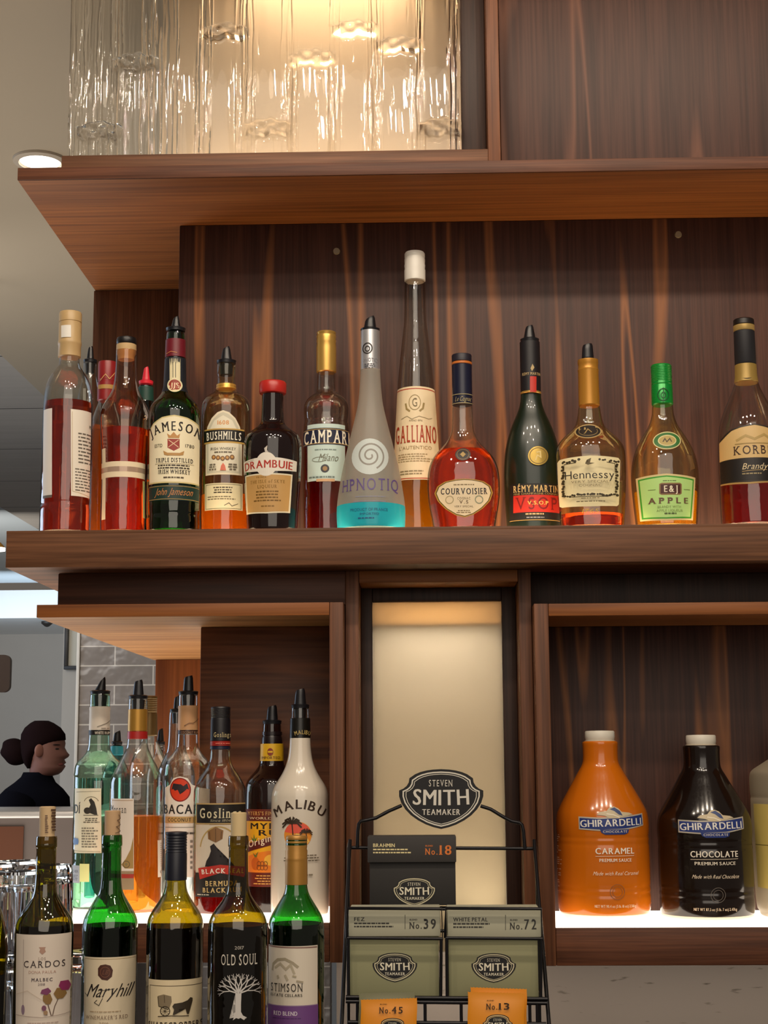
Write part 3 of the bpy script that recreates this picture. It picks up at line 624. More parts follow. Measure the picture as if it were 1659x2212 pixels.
b = B('green bottle with a large cream label, maroon foil neck and a black pour spout', 376.5, 930, YS, ZS, [(720, 19), (726, 20), (745, 20), (776, 21), (800, 22), (835, 24), (850, 28), (862, 38), (874, 49), (888, 55), (905, 57), (1040, 57.5), (1110, 57.5), (1116, 56), (1122, 57.5), (1136, 57)], GREENG, group=UP_G)
b.pourer(683, 714, 10.5, 6, 21.5); b.fill(1084, clear('liquor_green', 'b8a030', .02), .94)
b.lathe('foil_collar', [(735, 18), (736, 21.6), (774, 22.3), (775, 20)], M('6e1524', .4)); b.lathe('neck_sleeve', [(776, 20), (777, 22.8), (836, 25), (850, 29), (851, 27)], M('161c26', .5))
d = b.art('neck_label', .0012); d.rect(367, 774, 388, 834, 'e2d6ac').line([(374, 782), (374, 816)], 1.6, '6a6450').line([(379, 782), (379, 816)], 1.6, '6a6450').ell(377, 832, 15, 15, 'e2d6ac').ell(377, 832, 12, 12, '96301c').text('JJS', 369, 385, 827, 837, 'f0d8b0', 1).line([(360, 763), (370, 759), (382, 762)], 1.2, 'd08a50').done()
d = b.art(); pts = [(319, 925), (330, 911), (350, 900), (376, 896), (402, 900), (422, 911), (433, 925), (433, 1043), (376, 1043), (319, 1043)]
d.poly(pts, 'd9c98e').poly([(321, 926), (332, 913), (350, 903), (376, 899), (402, 903), (420, 913), (431, 926), (431, 1040), (376, 1040), (321, 1040)], 'f3e8c6')
d.text('JAMESON', 324, 428, 910, 930, INK, 1, 1, arc=13); d.poly([(362, 948), (387, 948), (387, 967), (375, 974), (362, 967)], '9a3026').line([(364, 950), (385, 966)], 1.5, 'e8c8a0').line([(385, 950), (364, 966)], 1.5, 'e8c8a0').poly([(364, 946), (361, 936), (368, 941), (375, 933), (382, 941), (388, 936), (386, 946)], 'c08a4c').poly([(353, 973), (362, 978), (387, 978), (396, 973), (394, 982), (386, 984), (362, 984), (355, 982)], 'b98c50')
d.text('ESTD', 334, 351, 958, 965, '3a3024').text('1780', 398, 414, 958, 965, '3a3024').text('TRIPLE DISTILLED', 336, 412, 989, 998, INK, 1, 1).line([(335, 1001), (414, 1001)], .8, 'a09070').dashes(332, 415, 1002, 1013, 2, '3a3024', .5, 4, True).text('IRISH WHISKEY', 342, 407, 1014, 1023, INK, 1, 1).dashes(352, 398, 1028, 1034, 1, '5a4c3a', .5, 6, True).done()
d = b.art('lower_band'); d.rect(318.5, 1047, 433.5, 1080, '12322c').line([(319, 1049.5), (433, 1049.5)], 1.2, 'b09050').line([(319, 1077.5), (433, 1077.5)], 1.2, 'b09050').text('John Jameson', 334, 410, 1054, 1069, 'c8834a', 0, 0, .35).done()

b = B('pale golden whiskey bottle with a black band across its arched label', 488, 900, 2.55, ZS, [(786, 19), (790, 20.5), (812, 20), (815, 18.5), (833, 19), (836, 22), (842, 21), (850, 27), (860, 45), (872, 52), (890, 54), (1100, 54.5), (1136, 53)], AMBERG, group=UP_G)
b.pourer(748, 784, 12.5, 8, 21.5, lean=-1); b.fill(1072, LQ['amber']); b.lathe('neck_collar', [(831, 18), (832, 21), (841, 22), (842, 20)], M('d8a850', .3, .5))
d = b.art(); d.poly([(443, 1025), (443, 945), (447, 920), (457, 902), (470, 890), (482, 886), (494, 890), (507, 902), (516, 920), (520, 945), (520, 1025)], 'e9ddc0').poly([(446, 1021), (446, 945), (450, 922), (460, 905), (472, 894), (482, 890), (493, 894), (505, 905), (513, 922), (517, 945), (517, 1021)], 'cfc8b0').poly([(450, 1017), (450, 948), (454, 925), (463, 908), (482, 897), (501, 908), (509, 925), (513, 948), (513, 1017)], 'e8e0c8')
d.text('1608', 470, 494, 908, 917, 'd89048', 1).rect(440, 925, 524, 928, 'c8a050').rect(440, 953, 524, 956.5, 'c8a050').rect(439, 928, 525, 953, '17130f').text('BUSHMILLS', 446, 518, 932, 949, 'f2ecd8', 1, 1, arc=1).text('IRISH WHISKEY', 455, 508, 966, 972, '4a4438').dashes(463, 500, 974, 979, 1, '6a6050', .6, 2, True)
for i in range(5): d.ell(462+i*9.5, 987+(2-abs(2-i))*1.6, 4.6, 5, '7a5230').ell(462+i*9.5, 987+(2-abs(2-i))*1.6, 2.6, 3, 'c89858')
d.poly([(476, 1016), (478, 1006), (482, 1000), (486, 1006), (488, 1016)], 'd87058').dashes(452, 468, 1000, 1016, 3, '6a6050', .5, 3, True).dashes(492, 510, 1000, 1016, 3, '6a6050', .5, 5, True).done()
d = b.art('lower_label'); d.rect(441, 1043, 521, 1101, 'e6dab2').frame(444, 1046, 518, 1098, 1, '5a4c30').dashes(456, 506, 1050, 1066, 3, '4a4030', .5, 7, True).dashes(448, 514, 1070, 1080, 2, '6a5c40', .4, 8).line([(484, 1092), (494, 1086), (500, 1093), (512, 1087)], 1.2, '4a4030').done()

b = B('squat near black liqueur bottle with a red cap and white banner label', 589, 900, 2.495, ZS, [(848, 22), (855, 23.5), (905, 24), (918, 27), (930, 42), (940, 56), (955, 62), (985, 63.5), (1040, 61), (1100, 57), (1136, 55)], M('190d0d', .08, 0, .4), group=UP_G)
b.lathe('screw_cap', [(825, 10), (826, 27), (829, 29.3), (848, 29.3), (851, 28), (853, 24)], M('b8261f', .35))
d = b.art(); d.poly([(527, 1022), (629, 1022), (624, 1106), (575, 1109), (530, 1106)], 'e6dcc0').poly([(530, 1025), (626, 1025), (621, 1103), (575, 1106), (533, 1103)], KRAFT)
for i, (a, c, y, h, q) in enumerate((('PRINCE', 565, 1028, 4, 22), ('THE ISLE of SKYE', 577, 1036, 7, 74), ('LIQUEUR', 577, 1047, 7, 42))): d.text(a, c-q/2, c+q/2, y, y+h, '8a6420', 1, 1)
d.dashes(546, 608, 1058, 1084, 4, '7a5820', .5, 3, True); d.dashes(560, 596, 1090, 1096, 1, '8a6428', .5, 3, True)
d.ell(575, 1002, 23, 26, 'e8e0d2').poly([(523, 992), (549, 988), (575, 987), (602, 988), (637, 992), (636, 1014), (602, 1017), (575, 1018), (548, 1017), (525, 1014)], 'e8e0d2').line([(527, 995), (548, 991)], .8, '8a8070').text('DRAMBUIE', 528, 628, 993.5, 1010, 'b02818', 1, arc=2.5); d.poly([(573, 976), (571, 968), (578, 962), (577, 972), (580, 976)], 'c8c0b4'); d.done()

b = B('bright red aperitif bottle with a gold cap and navy band on a pale label', 705, 900, 2.58, ZS, [(800, 17), (806, 19), (846, 20), (852, 26), (860, 39), (872, 47), (885, 49), (900, 48), (912, 46), (922, 50), (1100, 51), (1136, 51)], CLEAR, group=UP_G)
b.fill(960, LQ['darkred']); b.lathe('screw_cap', [(717, 10), (718, 20), (720, 21), (724, 20), (727, 21.5), (733, 20.3), (737, 21.5), (742, 20.5), (752, 21.5), (804, 21.6), (806, 19)], GOLDM)
d = b.art(); d.rect(664, 915, 743, 1038, 'c4d8d2').rect(653.5, 924, 757, 960, NAVY).line([(654, 926.5), (756, 926.5)], 1.4, 'b89a5c').line([(654, 957), (756, 957)], 1.4, 'b89a5c').text('CAMPARI', 656, 756, 929, 956, 'f2ecd8', 1, 1).dashes(680, 728, 968, 974, 1, '7a8a86', .4, 2, True).text('Milano', 688, 728, 980, 996, '6a6a58', 0, 0, .3).ell(702, 1012, 9, 9, '3a3a40').ell(702, 1012, 5, 5, '9a7a50').ring(690, 992, 15, 5, 1, '7a7a68').dashes(668, 740, 1026, 1034, 1, '6a7a76', .4, 3).rect(684, 1034, 722, 1040, 'c8a078').done()

FROST = frosted('frosted_glass', 'dcd8d0', .55, .45, .3)
b = B('tall frosted teardrop bottle with a spiral emblem and bright turquoise liquor at the base', 800.5, 930, 2.51, ZS, [(716, 19), (720, 20), (800, 21), (850, 24), (880, 28), (917, 37), (972, 51), (1028, 64), (1065, 70), (1085, 73), (1110, 74.5), (1136, 73)], FROST, group=UP_G)
b.pourer(682, 715, 13.5, 10, 21, lean=0); lm = frosted('turquoise_liquor', '3ccbe0', .0, .5, .2); b.fill(1096, lm, 1.003)
b.lathe('neck_sleeve', [(715, 18), (716, 20.6), (800, 21.6), (801, 20)], SILVER)
d = b.art('neck_print', .0010); d.ring(794, 752, 9.5, 11, 2.4, INK).ring(794, 753, 4.5, 5.5, 2, INK).text('PNOTIQ', 786, 814, 773, 781, '8a8a90').dashes(788, 814, 784, 796, 3, '55555c', .5, 4).done()
d = b.art('print'); d.ell(799, 986, 39, 39, 'c6cfcc')
pts = []
for i in range(75):
    a = i/75*4.6*math.pi; r = 4+27*(i/75)**1.1; pts.append((799+r*math.cos(a-.6), 984+r*math.sin(a-.6)))
d.line(pts, 3.6, '8c8880').text('HPNOTIQ', 739, 859, 1033, 1058, '5c4a86', 0, 1).dashes(768, 832, 1070, 1074, 1, '8c8ca0', .5, 2, True).dashes(754, 842, 1080, 1084, 1, '8c8ca0', .5, 3, True).text('PRODUCT OF FRANCE', 758, 836, 1097, 1103, '1a5a88').text('IMPORTED', 778, 818, 1107, 1112, '1a5a88').dashes(774, 820, 1116, 1121, 1, '1a5a88', .6, 3).done()

b = B('very tall slender conical bottle with a white cap and a cream and red label', 899, 880, 2.60, ZS, [(608, 20), (612, 22.3), (690, 23.5), (720, 27), (770, 33), (825, 39), (930, 45.5), (1027, 51), (1090, 54), (1136, 55)], CLEAR, group=UP_G, n=0) if 0 else B('very tall slender conical bottle with a white cap and a cream and red label', 899, 880, 2.60, ZS, [(608, 20), (612, 22.3), (690, 23.5), (720, 27), (770, 33), (825, 39), (930, 45.5), (1027, 51), (1090, 54), (1136, 55)], CLEAR, group=UP_G)
b.fill(1030, LQ['gold']); b.lathe('screw_cap', [(545, 10), (546, 20), (549, 22), (556, 22.2), (557, 21.6), (562, 22.4), (570, 21.8), (574, 22.6), (582, 21.8), (584, 22.8), (607, 22.8), (609, 20)], M('d2cec6', .35))
d = b.art(); d.poly([(859, 835), (898, 834), (938, 836), (953, 1035), (900, 1036), (846, 1035)], 'e9d6b0').line([(859, 840), (898, 839), (938, 841)], 2, 'b03a1c').line([(848, 1032), (900, 1033), (952, 1032)], 2, 'b03a1c')
d.ring(896, 869, 12, 16, 1.6, '9a8450').text('G', 890, 902, 860, 878, '6a5a30', 0, 1).line([(877, 870), (879, 882), (886, 888)], 4, '9a8450').line([(915, 870), (913, 882), (906, 888)], 4, '9a8450').line([(868, 903), (880, 898), (890, 905), (905, 899), (925, 904), (932, 901)], 1.2, '9a8a68').text('ANNO 1896', 884, 912, 906, 910, '8a7a58').text('GALLIANO', 856, 942, 919, 955, 'a83a1c', 1, 1).text("L'AUTENTICO", 864, 931, 963, 970, '9a8458').dashes(862, 938, 978, 998, 4, 'a08c64', .4, 7).dashes(866, 920, 1014, 1026, 2, '8a7a58', .4, 5).done()

b = B('round bellied cognac bottle with a navy capsule and an oval gold rimmed label', 1000, 960, YS, ZS, [(870, 19), (876, 21.5), (925, 22.5), (940, 27), (955, 35), (968, 47), (980, 59), (995, 69), (1015, 76), (1040, 78.5), (1070, 78), (1100, 74), (1120, 70), (1134, 67)], CLEAR, group=UP_G, sy=.62)
b.fill(972, LQ['orange'], .95); b.lathe('foil_capsule', [(765, 10), (767, 20.5), (769, 21.5), (782, 21.5), (783, 20.5)], M('1c1826', .5), sy=1); b.lathe('cap_ring', [(783.2, 20.5), (784, 22), (788, 22), (789, 21)], M('c8702c', .4), sy=1); b.lathe('neck_sleeve', [(789.2, 21), (790, 21.8), (801, 21.6), (875, 21.8), (876, 20)], M('141730', .35), sy=1)
d = b.art('neck_print', .0009, 21.8*ppm(850, YS)); b_sy = b.sy
b.sy = 1; d.line([(977, 851), (1021, 851)], 1.4, 'a89a70').line([(977, 870), (1021, 870)], 1.4, 'a89a70').text('Le Cognac', 984, 1016, 856, 866, 'a89a70', 0, 0, .3).done(); b.sy = b_sy
d = b.art(); sh = [(940, 1062), (946, 1048), (962, 1039), (985, 1035), (1003, 1034), (1022, 1035), (1044, 1039), (1059, 1048), (1064, 1062), (1058, 1080), (1042, 1098), (1022, 1112), (1004, 1118), (985, 1113), (964, 1099), (947, 1080)]
cc = lambda k: [(1002+(x-1002)*k, 1074+(y-1074)*k) for x, y in sh]
d.poly(sh, 'b08a38').poly(cc(.95), '4a3418').poly(cc(.92), 'e8d4b0').text('COURVOISIER', 953, 1052, 1055, 1068, '1c1420', 1, 1, arc=-2).dashes(974, 1030, 1044, 1050, 1, '8a7450', .4, 3, True).text('COGNAC', 988, 1016, 1074, 1079, '6a5838', 0, 1).text('V.S', 992, 1012, 1081, 1088, '6a5030', 1, 1).text('VERY SPECIAL', 982, 1022, 1092, 1096, '6a5838').ring(972, 1079, 8, 8, 2, 'b0a078').ring(1034, 1079, 8, 8, 2, '8a9078').dashes(986, 1018, 1101, 1109, 2, '8a7450', .4, 4, True).done()
d = b.art('seal', .0015); d.ell(1000, 982, 16, 13.5, '241c18').ring(1000, 982, 12.5, 10.5, 2.4, '6a5034').poly([(1000, 976), (1006, 982), (1000, 988), (994, 982)], 'b09050').done()

b = B('dark matte green cognac bottle with a gold medallion and a red and black label', 1149, 960, 2.54, ZS, [(738, 18), (742, 20.5), (850, 21.5), (870, 23), (890, 29), (920, 43), (950, 53), (980, 59), (1020, 62), (1060, 62), (1110, 59.5), (1134, 58)], DKGREEN, group=UP_G, sy=.75)
b.pourer(702, 737, 13, 8, 20.5, tip=.3); b.lathe('neck_sleeve', [(738, 18), (740, 21.6), (847, 22), (848, 21)], M('141016', .5), sy=1); b.lathe('neck_ring', [(847.5, 21.5), (848, 22.6), (851, 22.6), (852, 21.5)], GOLDM, sy=1)
b.sy = 1; d = b.art('neck_print', .0010, 21.8*ppm(830, YS)); d.text('REMY MARTIN', 1130, 1166, 804, 810, 'b8a070', 1).poly([(1149, 802), (1146, 796), (1150, 786), (1154, 794)], 'b8a070').rect(1145, 813, 1158, 847, 'c03024').done(); b.sy = .75
d = b.art('medallion', .0016); d.ell(1162, 985, 21, 20.5, M('b89a4c', .3, .6)).ring(1162, 985, 17.5, 17, 1.6, '7a6028').line([(1156, 996), (1160, 984), (1167, 988), (1166, 976), (1158, 978)], 3, 'e0c880').done()
d = b.art(); d.rect(1104, 1044, 1210, 1124, '15120f').text('RÉMY MARTIN', 1111, 1206, 1048, 1062, 'd8b878', 1, 1).text('FINE CHAMPAGNE COGNAC', 1112, 1206, 1064, 1068, 'b89858').rect(1111, 1069, 1209, 1106, 'c42a1c').text('VSOP', 1116, 1204, 1074, 1100, '7a1410', 0, 1).text('V.S.O.P', 1140, 1184, 1082, 1090, 'f0c060', 1).dashes(1136, 1186, 1107, 1113, 1, 'c8a878', .5, 3).dashes(1138, 1186, 1115, 1120, 1, '8a8a90', .5, 3).line([(1104, 1123), (1210, 1123)], 1.4, 'b08a48').done()

b = B('nearly empty cognac bottle with a gold capsule and a vine bordered cream label', 1275, 960, 2.495, ZS, [(876, 20), (879, 23), (895, 25), (915, 29), (928, 37), (942, 54), (955, 66), (968, 73), (985, 75.5), (1040, 75), (1100, 71), (1134, 68.5)], AMBERG, group=UP_G, sy=.66)
b.fill(1112, LQ['red'], .94); b.pourer(742, 779, 13, 11, 15, tip=.2); b.lathe('foil_capsule', [(777, 16), (778, 22), (786, 22.3), (788, 21.3), (798, 21.5), (800, 22.8), (804, 22), (876, 22.6), (878, 21)], M('b9822f', .36, .35), sy=1)
d = b.art('oval_seal', .0012); d.ell(1271, 932, 27.5, 15, 'b0945c').ell(1271, 932, 25, 13, '221a14').ring(1271, 932, 19, 9, 1.2, '8a7448').line([(1264, 936), (1270, 927), (1278, 934)], 1.8, 'a88c54').done()
d = b.art(); d.poly([(1209, 993), (1213, 988), (1275, 984), (1336, 987), (1340, 992), (1337, 1088), (1333, 1092), (1275, 1094), (1219, 1092), (1214, 1088)], 'eadcae')
rg = random.Random(3)
def vine(x0, y0, x1, y1, n):
    for i in range(n):
        t_ = i/(n-1); x = x0+(x1-x0)*t_+rg.uniform(-2, 2); y = y0+(y1-y0)*t_+rg.uniform(-2, 2); d.ell(x, y, rg.uniform(2, 3.6), rg.uniform(2, 3.2), '3a3018', 7)
d.line([(1222, 1000), (1222, 1068), (1240, 1072), (1312, 1072), (1330, 1066), (1328, 1000), (1310, 998)], 1.4, '3a3018'); d.line([(1222, 1000), (1246, 998)], 1.4, '3a3018')
for a_ in ((1220, 1004, 1221, 1066, 15), (1330, 1004, 1329, 1062, 15), (1226, 1070, 1326, 1070, 22), (1222, 998, 1252, 996, 7), (1294, 996, 1330, 1000, 8)): vine(*a_)
d.poly([(1265, 1004), (1272, 1000), (1268, 996), (1276, 992), (1274, 1002), (1283, 1003), (1270, 1007)], '5a4c28').text('Hennessy', 1229, 1320, 1019, 1036, '241c14').text('VERY SPECIAL', 1240, 1310, 1040, 1045, '7a6a44').text('COGNAC', 1254, 1296, 1048, 1053, '7a6a44').dashes(1258, 1292, 1076, 1080, 1, '6a5a34', .4, 2, True).dashes(1242, 1310, 1083, 1087, 1, '6a5a34', .5, 3, True).done()
b.art('embossing').text('1765', 1258, 1292, 1099, 1108, 'd8b050', 0, 0, .3).done()

b = B('round shouldered brandy bottle with a shiny green cap and an apple green label', 1434, 960, YS, ZS, [(870, 19), (876, 22.5), (893, 23), (910, 27), (925, 34), (940, 44), (960, 56), (985, 66.5), (1015, 72), (1045, 72.5), (1080, 70.5), (1110, 68), (1134, 66)], glass('apple_glass', 'f4f2d0', .5), group=UP_G, sy=.8)
b.fill(1064, LQ['gold'], .94); b.lathe('screw_cap', [(788, 10), (789, 20.5), (791, 22)]+[(793+i*3.5+q, 22.4-.8*q) for i in range(10) for q in (0, 1)]+[(831, 22.4), (832, 21.6), (834, 22.6), (874, 23), (876, 21)], M('0d8c34', .28, .25), sy=1)
b.sy = 1; d = b.art('cap_print', .0010, 23*ppm(855, YS)); d.ring(1433, 852, 11, 13, 1.6, '0a4c22').ring(1433, 853, 4.5, 6, 1.4, '0a4c22').line([(1433, 837), (1433, 868)], 1.2, '0a4c22').done(); b.sy = .8
d = b.art('oval_seal', .0010); d.ell(1441, 952, 29, 19, 'd2c890').ell(1441, 952, 27, 17, '2c6a2c').ell(1441, 952, 19, 12, 'd2c890').ell(1441, 952, 17, 10, 'b09a58').line([(1432, 955), (1436, 948), (1440, 955), (1446, 948), (1450, 955)], 2.2, '4a3a20').done()
d = b.art(); d.poly([(1380, 1028), (1440, 1023), (1504, 1029), (1498, 1122), (1440, 1124.5), (1389, 1122)], 'd8c48c').poly([(1384, 1032), (1440, 1027), (1500, 1033), (1494, 1118.5), (1440, 1120.5), (1392, 1118.5)], '3c9a2c').poly([(1387, 1035), (1440, 1030), (1497, 1036), (1491, 1115.5), (1440, 1117.5), (1395, 1115.5)], 'b4dc84')
d.dashes(1432, 1462, 1037, 1040, 1, '4a5a2c', .5, 2, True).poly([(1425, 1045), (1430, 1043), (1468, 1043), (1472, 1046), (1472, 1066), (1468, 1069), (1430, 1069), (1425, 1066)], '8a6a44').rect(1428, 1046, 1469, 1066, '4a1f18').text('E&J', 1434, 1464, 1049, 1063, 'f0e4c8', 1, 1).line([(1403, 1057), (1418, 1057)], 1, '6a7a3c').line([(1476, 1057), (1490, 1057)], 1, '6a7a3c').text('APPLE', 1403, 1487, 1075, 1087, '6a4a3a', 1, 1, space=.15).text('BRANDY WITH', 1422, 1470, 1092, 1097, '8aa05c').text('APPLE LIQUEUR', 1420, 1474, 1100, 1105, '8aa05c').dashes(1432, 1464, 1107, 1111, 1, '4a5a2c', .7, 3, True).done()

b = B('brandy bottle with black capsule and gold and black label at the right edge', 1618, 960, YS, ZS, [(815, 19), (822, 23.5), (840, 29), (860, 38), (885, 50), (910, 59), (940, 65), (980, 67), (1100, 67), (1134, 66)], CLEAR, group=UP_G)
b.fill(1040, LQ['darkred']); b.lathe('cork_stopper', [(689, 10), (690, 20), (692, 22), (702, 22.3), (703, 20.5)], M('1a1310', .4)); b.lathe('gold_ring', [(703.2, 20.5), (704, 22.5), (714, 22.5), (716, 21)], M('b89a5c', .4, .4)); b.lathe('foil_capsule', [(716.2, 21), (717, 22.2), (786, 22.8), (788, 21.5)], M('17161c', .6)); b.lathe('neck_label', [(788.2, 21.5), (789, 23), (812, 23.8), (826, 25.5), (828, 24)], M('a08444', .4, .3))
d = b.art('neck_seal', .0016); d.ell(1614.5, 801, 17.5, 17.5, '3a2c18').ring(1614.5, 801, 14.5, 14.5, 1.6, 'b89a5c').rect(1609, 791, 1620, 810, 'b89a5c').rect(1611, 794, 1618, 798, '5a4420').done()
d = b.art(); d.poly([(1558, 944), (1570, 938), (1584, 924), (1600, 919), (1630, 915), (1660, 920), (1676, 934), (1684, 944), (1686, 1040), (1620, 1044), (1562, 1040)], '2a1f16').poly([(1560, 947), (1572, 941), (1586, 927), (1602, 922), (1630, 918), (1658, 923), (1674, 937), (1684, 947), (1684, 988), (1560, 988)], 'cfae74').rect(1561, 990, 1686, 1036, '17110f').poly([(1562, 1037), (1620, 1041), (1686, 1037), (1686, 1040), (1620, 1045), (1562, 1040)], 'a8884c')
d.line([(1594, 950), (1612, 940), (1630, 948), (1650, 938), (1668, 950)], 5, 'b09458').line([(1592, 957), (1670, 957)], 2, 'a0854c').text('KORBEL', 1590, 1680, 962, 980, '3a2014', 0, 1).text('Brandy', 1606, 1656, 1000, 1013, 'd8c49c', 0, 0, .3).line([(1606, 1017), (1656, 1014)], 1, 'c8a870').dashes(1606, 1656, 1019, 1026, 1, '9a8a64', .4, 3).done()
# ============================================================ bottles in the lower left cabinet
ZL = zl; LOW_G = 'rum bottles in the lower left cabinet'; YR = 2.60
def LB(*a, **k): return B(*a, group=LOW_G, **k)
MINT = glass('mint_glass', 'dcf6e4', .42)
b = LB('pale green lit rum bottle with a white neck sleeve, leftmost in the lower cabinet', 212, 1700, 2.63, ZL, [(1499, 20), (1504, 21.5), (1526, 21.5), (1590, 22), (1620, 24), (1634, 33), (1645, 46), (1656, 51), (1668, 51.5), (1673, 53), (1678, 51.5), (1700, 52), (1968, 53)], MINT)
b.pourer(1462, 1497, 12, 8, 22, lean=3, tip=1.1); b.fill(1680, clear('liquor_mint', 'c8f2ea', .02)); b.lathe('neck_sleeve', [(1526, 20), (1527, 22.3), (1532, 22.8), (1535, 22.2), (1577, 22.6), (1578, 21)], M('d8cfc2', .5)); b.lathe('neck_band', [(1577.5, 21), (1578, 22.9), (1588, 23), (1589, 21)], M('181412', .5))
d = b.art('neck_print', .0012, 23*ppm(1570, 2.63)); d.text('WHITE RUM', 205, 240, 1580, 1586, 'd8d0c0', 1).line([(210, 1570), (220, 1566), (228, 1562), (240, 1555)], 1.3, '6a6258').dashes(218, 234, 1571, 1575, 1, '8a8278', .4, 2).done()
d = b.art(); d.rect(157, 1703, 218, 1843, 'e9e2c8').line([(162, 1711), (216, 1709)], .8, '7a7258').text('DÍ', 157, 172, 1738, 1757, INK, 1).ring(197, 1735, 16, 14, 1.4, '8a8068', .55, .95).poly([(190, 1750), (196, 1738), (192, 1728), (197, 1724), (204, 1732), (208, 1746), (210, 1760), (204, 1760), (200, 1744), (194, 1756)], '2c2822').ell(189, 1751, 8, 7, '3a342c').line([(180, 1761), (212, 1761)], 1, '3a342c').dashes(180, 214, 1766, 1778, 3, '5a5448', .45, 3, True).dashes(176, 212, 1786, 1832, 8, '7a7466', .4, 4).ell(159, 1818, 5, 8, '6a8cc0').ell(165, 1818, 4, 7, '6a8cc0').line([(157, 1838), (216, 1840)], .8, '7a7258').done()
d = b.art('deposit_sticker'); d.rect(171, 1866, 193, 1905, 'dfe09a').rect(151, 1870, 171, 1908, 'a4aab4').text('CHER', 152, 168, 1880, 1886, '5a6070').dashes(153, 168, 1890, 1903, 4, '6a7080', .5, 2).done()
b = LB('spiced rum bottle with gold and red neck, half full of amber', 295, 1700, 2.57, ZL, [(1508, 19), (1512, 20.5), (1532, 20.5), (1600, 21), (1618, 24), (1640, 35), (1662, 47), (1680, 55), (1695, 58), (1900, 58.5), (1972, 58)], CLEAR)
b.pourer(1468, 1507, 12, 9, 21, tip=.3); b.fill(1762, LQ['amber']); b.lathe('neck_sleeve', [(1532, 19), (1533, 21), (1579, 21.4), (1580, 20.5)], BRASS); b.lathe('red_collar', [(1580.2, 20.5), (1581, 21.7), (1596, 22), (1597, 20.5)], M('a8201c', .4))
d = b.art(); d.rect(237, 1725, 289, 1882, 'e6d8ca').line([(239, 1729), (287, 1729)], 1.2, 'b08a5c').text('Morgan', 236, 273, 1740, 1756, '2c2420', 0, 1).poly([(288, 1808), (282, 1835), (272, 1855), (262, 1868), (270, 1876), (288, 1876)], 'a8864c').ring(273, 1867, 7, 7, 1.6, '6a5a40').ell(273, 1867, 3, 3, '8a7a54').rect(237, 1882, 289, 1922, '9a8264').rect(237, 1888, 289, 1897, 'a83428').done()
d = b.art('barcode_label'); d.rect(334, 1817, 350, 1898, 'e4ded2').dashes(338, 346, 1822, 1876, 12, '8a857c', .4, 2).ring(341, 1887, 3.5, 4, 1.4, '4a4844').done()
b = LB('clear bottle with a dull gold cap behind the spiced rum', 322, 1640, 2.84, ZL, [(1585, 14), (1592, 16), (1605, 19), (1622, 28), (1640, 37), (1655, 42), (1700, 43), (1950, 43)], CLEAR); b.lathe('screw_cap', [(1503, 10), (1504, 15), (1507, 16)]+[(1509+i*4+q, 16.2-.7*q) for i in range(8) for q in (0, 2)]+[(1545, 16.4), (1588, 17), (1590, 15)], M('7a6238', .4, .4))
b = LB('dark bottle with a teal collar and black pour spout behind the white rum', 252, 1640, 2.92, ZL, [(1608, 9), (1612, 11), (1632, 12), (1650, 20), (1670, 30), (1700, 34), (1950, 34)], glass('teal_glass', '7ac0c0', .35)); b.pourer(1578, 1606, 9, 7, 12); b.lathe('neck_collar', [(1611, 11), (1612, 13.5), (1630, 14.5), (1632, 12)], M('2f8fa0', .4))
b = LB('clear bottle with a slim black pour spout in front of the orange lit end panel', 346, 1640, 3.0, ZL, [(1608, 8), (1611, 11), (1614, 9), (1617, 11.5), (1620, 9.5), (1632, 12), (1650, 22), (1670, 29), (1700, 30), (1940, 30)], CLEAR); b.pourer(1573, 1606, 7.5, 5, 10)
b = LB('clear spirit bottle peeking out behind the coconut rum', 381, 1640, 2.76, ZL, [(1536, 15), (1541, 17), (1600, 18), (1625, 21), (1650, 34), (1668, 40), (1700, 41), (1955, 41)], glass('cool_glass', 'e4eef6', .4)); b.pourer(1502, 1536, 8, 6, 16)
b = LB('coconut rum bottle with a white label carrying a red bat roundel', 404, 1700, 2.625, ZL, [(1499, 19), (1503, 20.5), (1524, 20.5), (1590, 21.5), (1615, 23), (1630, 33), (1642, 45), (1655, 50), (1668, 50.5), (1674, 52), (1680, 50.5), (1968, 52)], CLEAR)
b.pourer(1459, 1498, 11.5, 9.5, 22, tip=.25); b.lathe('neck_sleeve', [(1524, 19), (1525, 21.2), (1530, 21.6), (1532, 21), (1577, 21.6), (1578, 20)], M('c4966a', .5)); b.lathe('neck_band', [(1577.5, 20), (1578, 21.9), (1586, 22), (1587, 20)], M('3a201a', .5))
d = b.art('neck_print', .0012, 22*ppm(1570, 2.625)); d.line([(398, 1568), (408, 1562), (416, 1562), (428, 1552)], 1.3, '6a4a34').text('COCONUT RUM', 392, 430, 1579.5, 1585, 'b08a6a').done()
d = b.art(); d.poly([(354, 1702), (366, 1695), (374, 1681), (389, 1677), (405, 1681), (414, 1695), (430, 1702), (452, 1706), (452, 1895), (354, 1895)], 'ece6da').ell(389, 1706, 23, 26, '8c1c14').ell(389, 1706, 20.5, 23.5, 'd8401f').poly([(389, 1716), (384, 1706), (378, 1708), (374, 1704), (370, 1706), (374, 1692), (382, 1698), (387, 1694), (391, 1694), (396, 1698), (404, 1692), (408, 1706), (404, 1704), (400, 1708), (394, 1706)], '2c2228')
d.text('BACARDI', 352, 452, 1738, 1758, '221d1c', 1).rect(354, 1764, 452, 1778, 'c8a468').text('COCONUT', 362, 412, 1767, 1775, '4a3a20', 1, 0, space=.1).line([(356, 1787), (418, 1787)], 1, '7a7468').dashes(356, 420, 1796, 1804, 1, '5a544c', .5, 2).dashes(410, 418, 1812, 1880, 6, '8a847a', .5, 3).done()
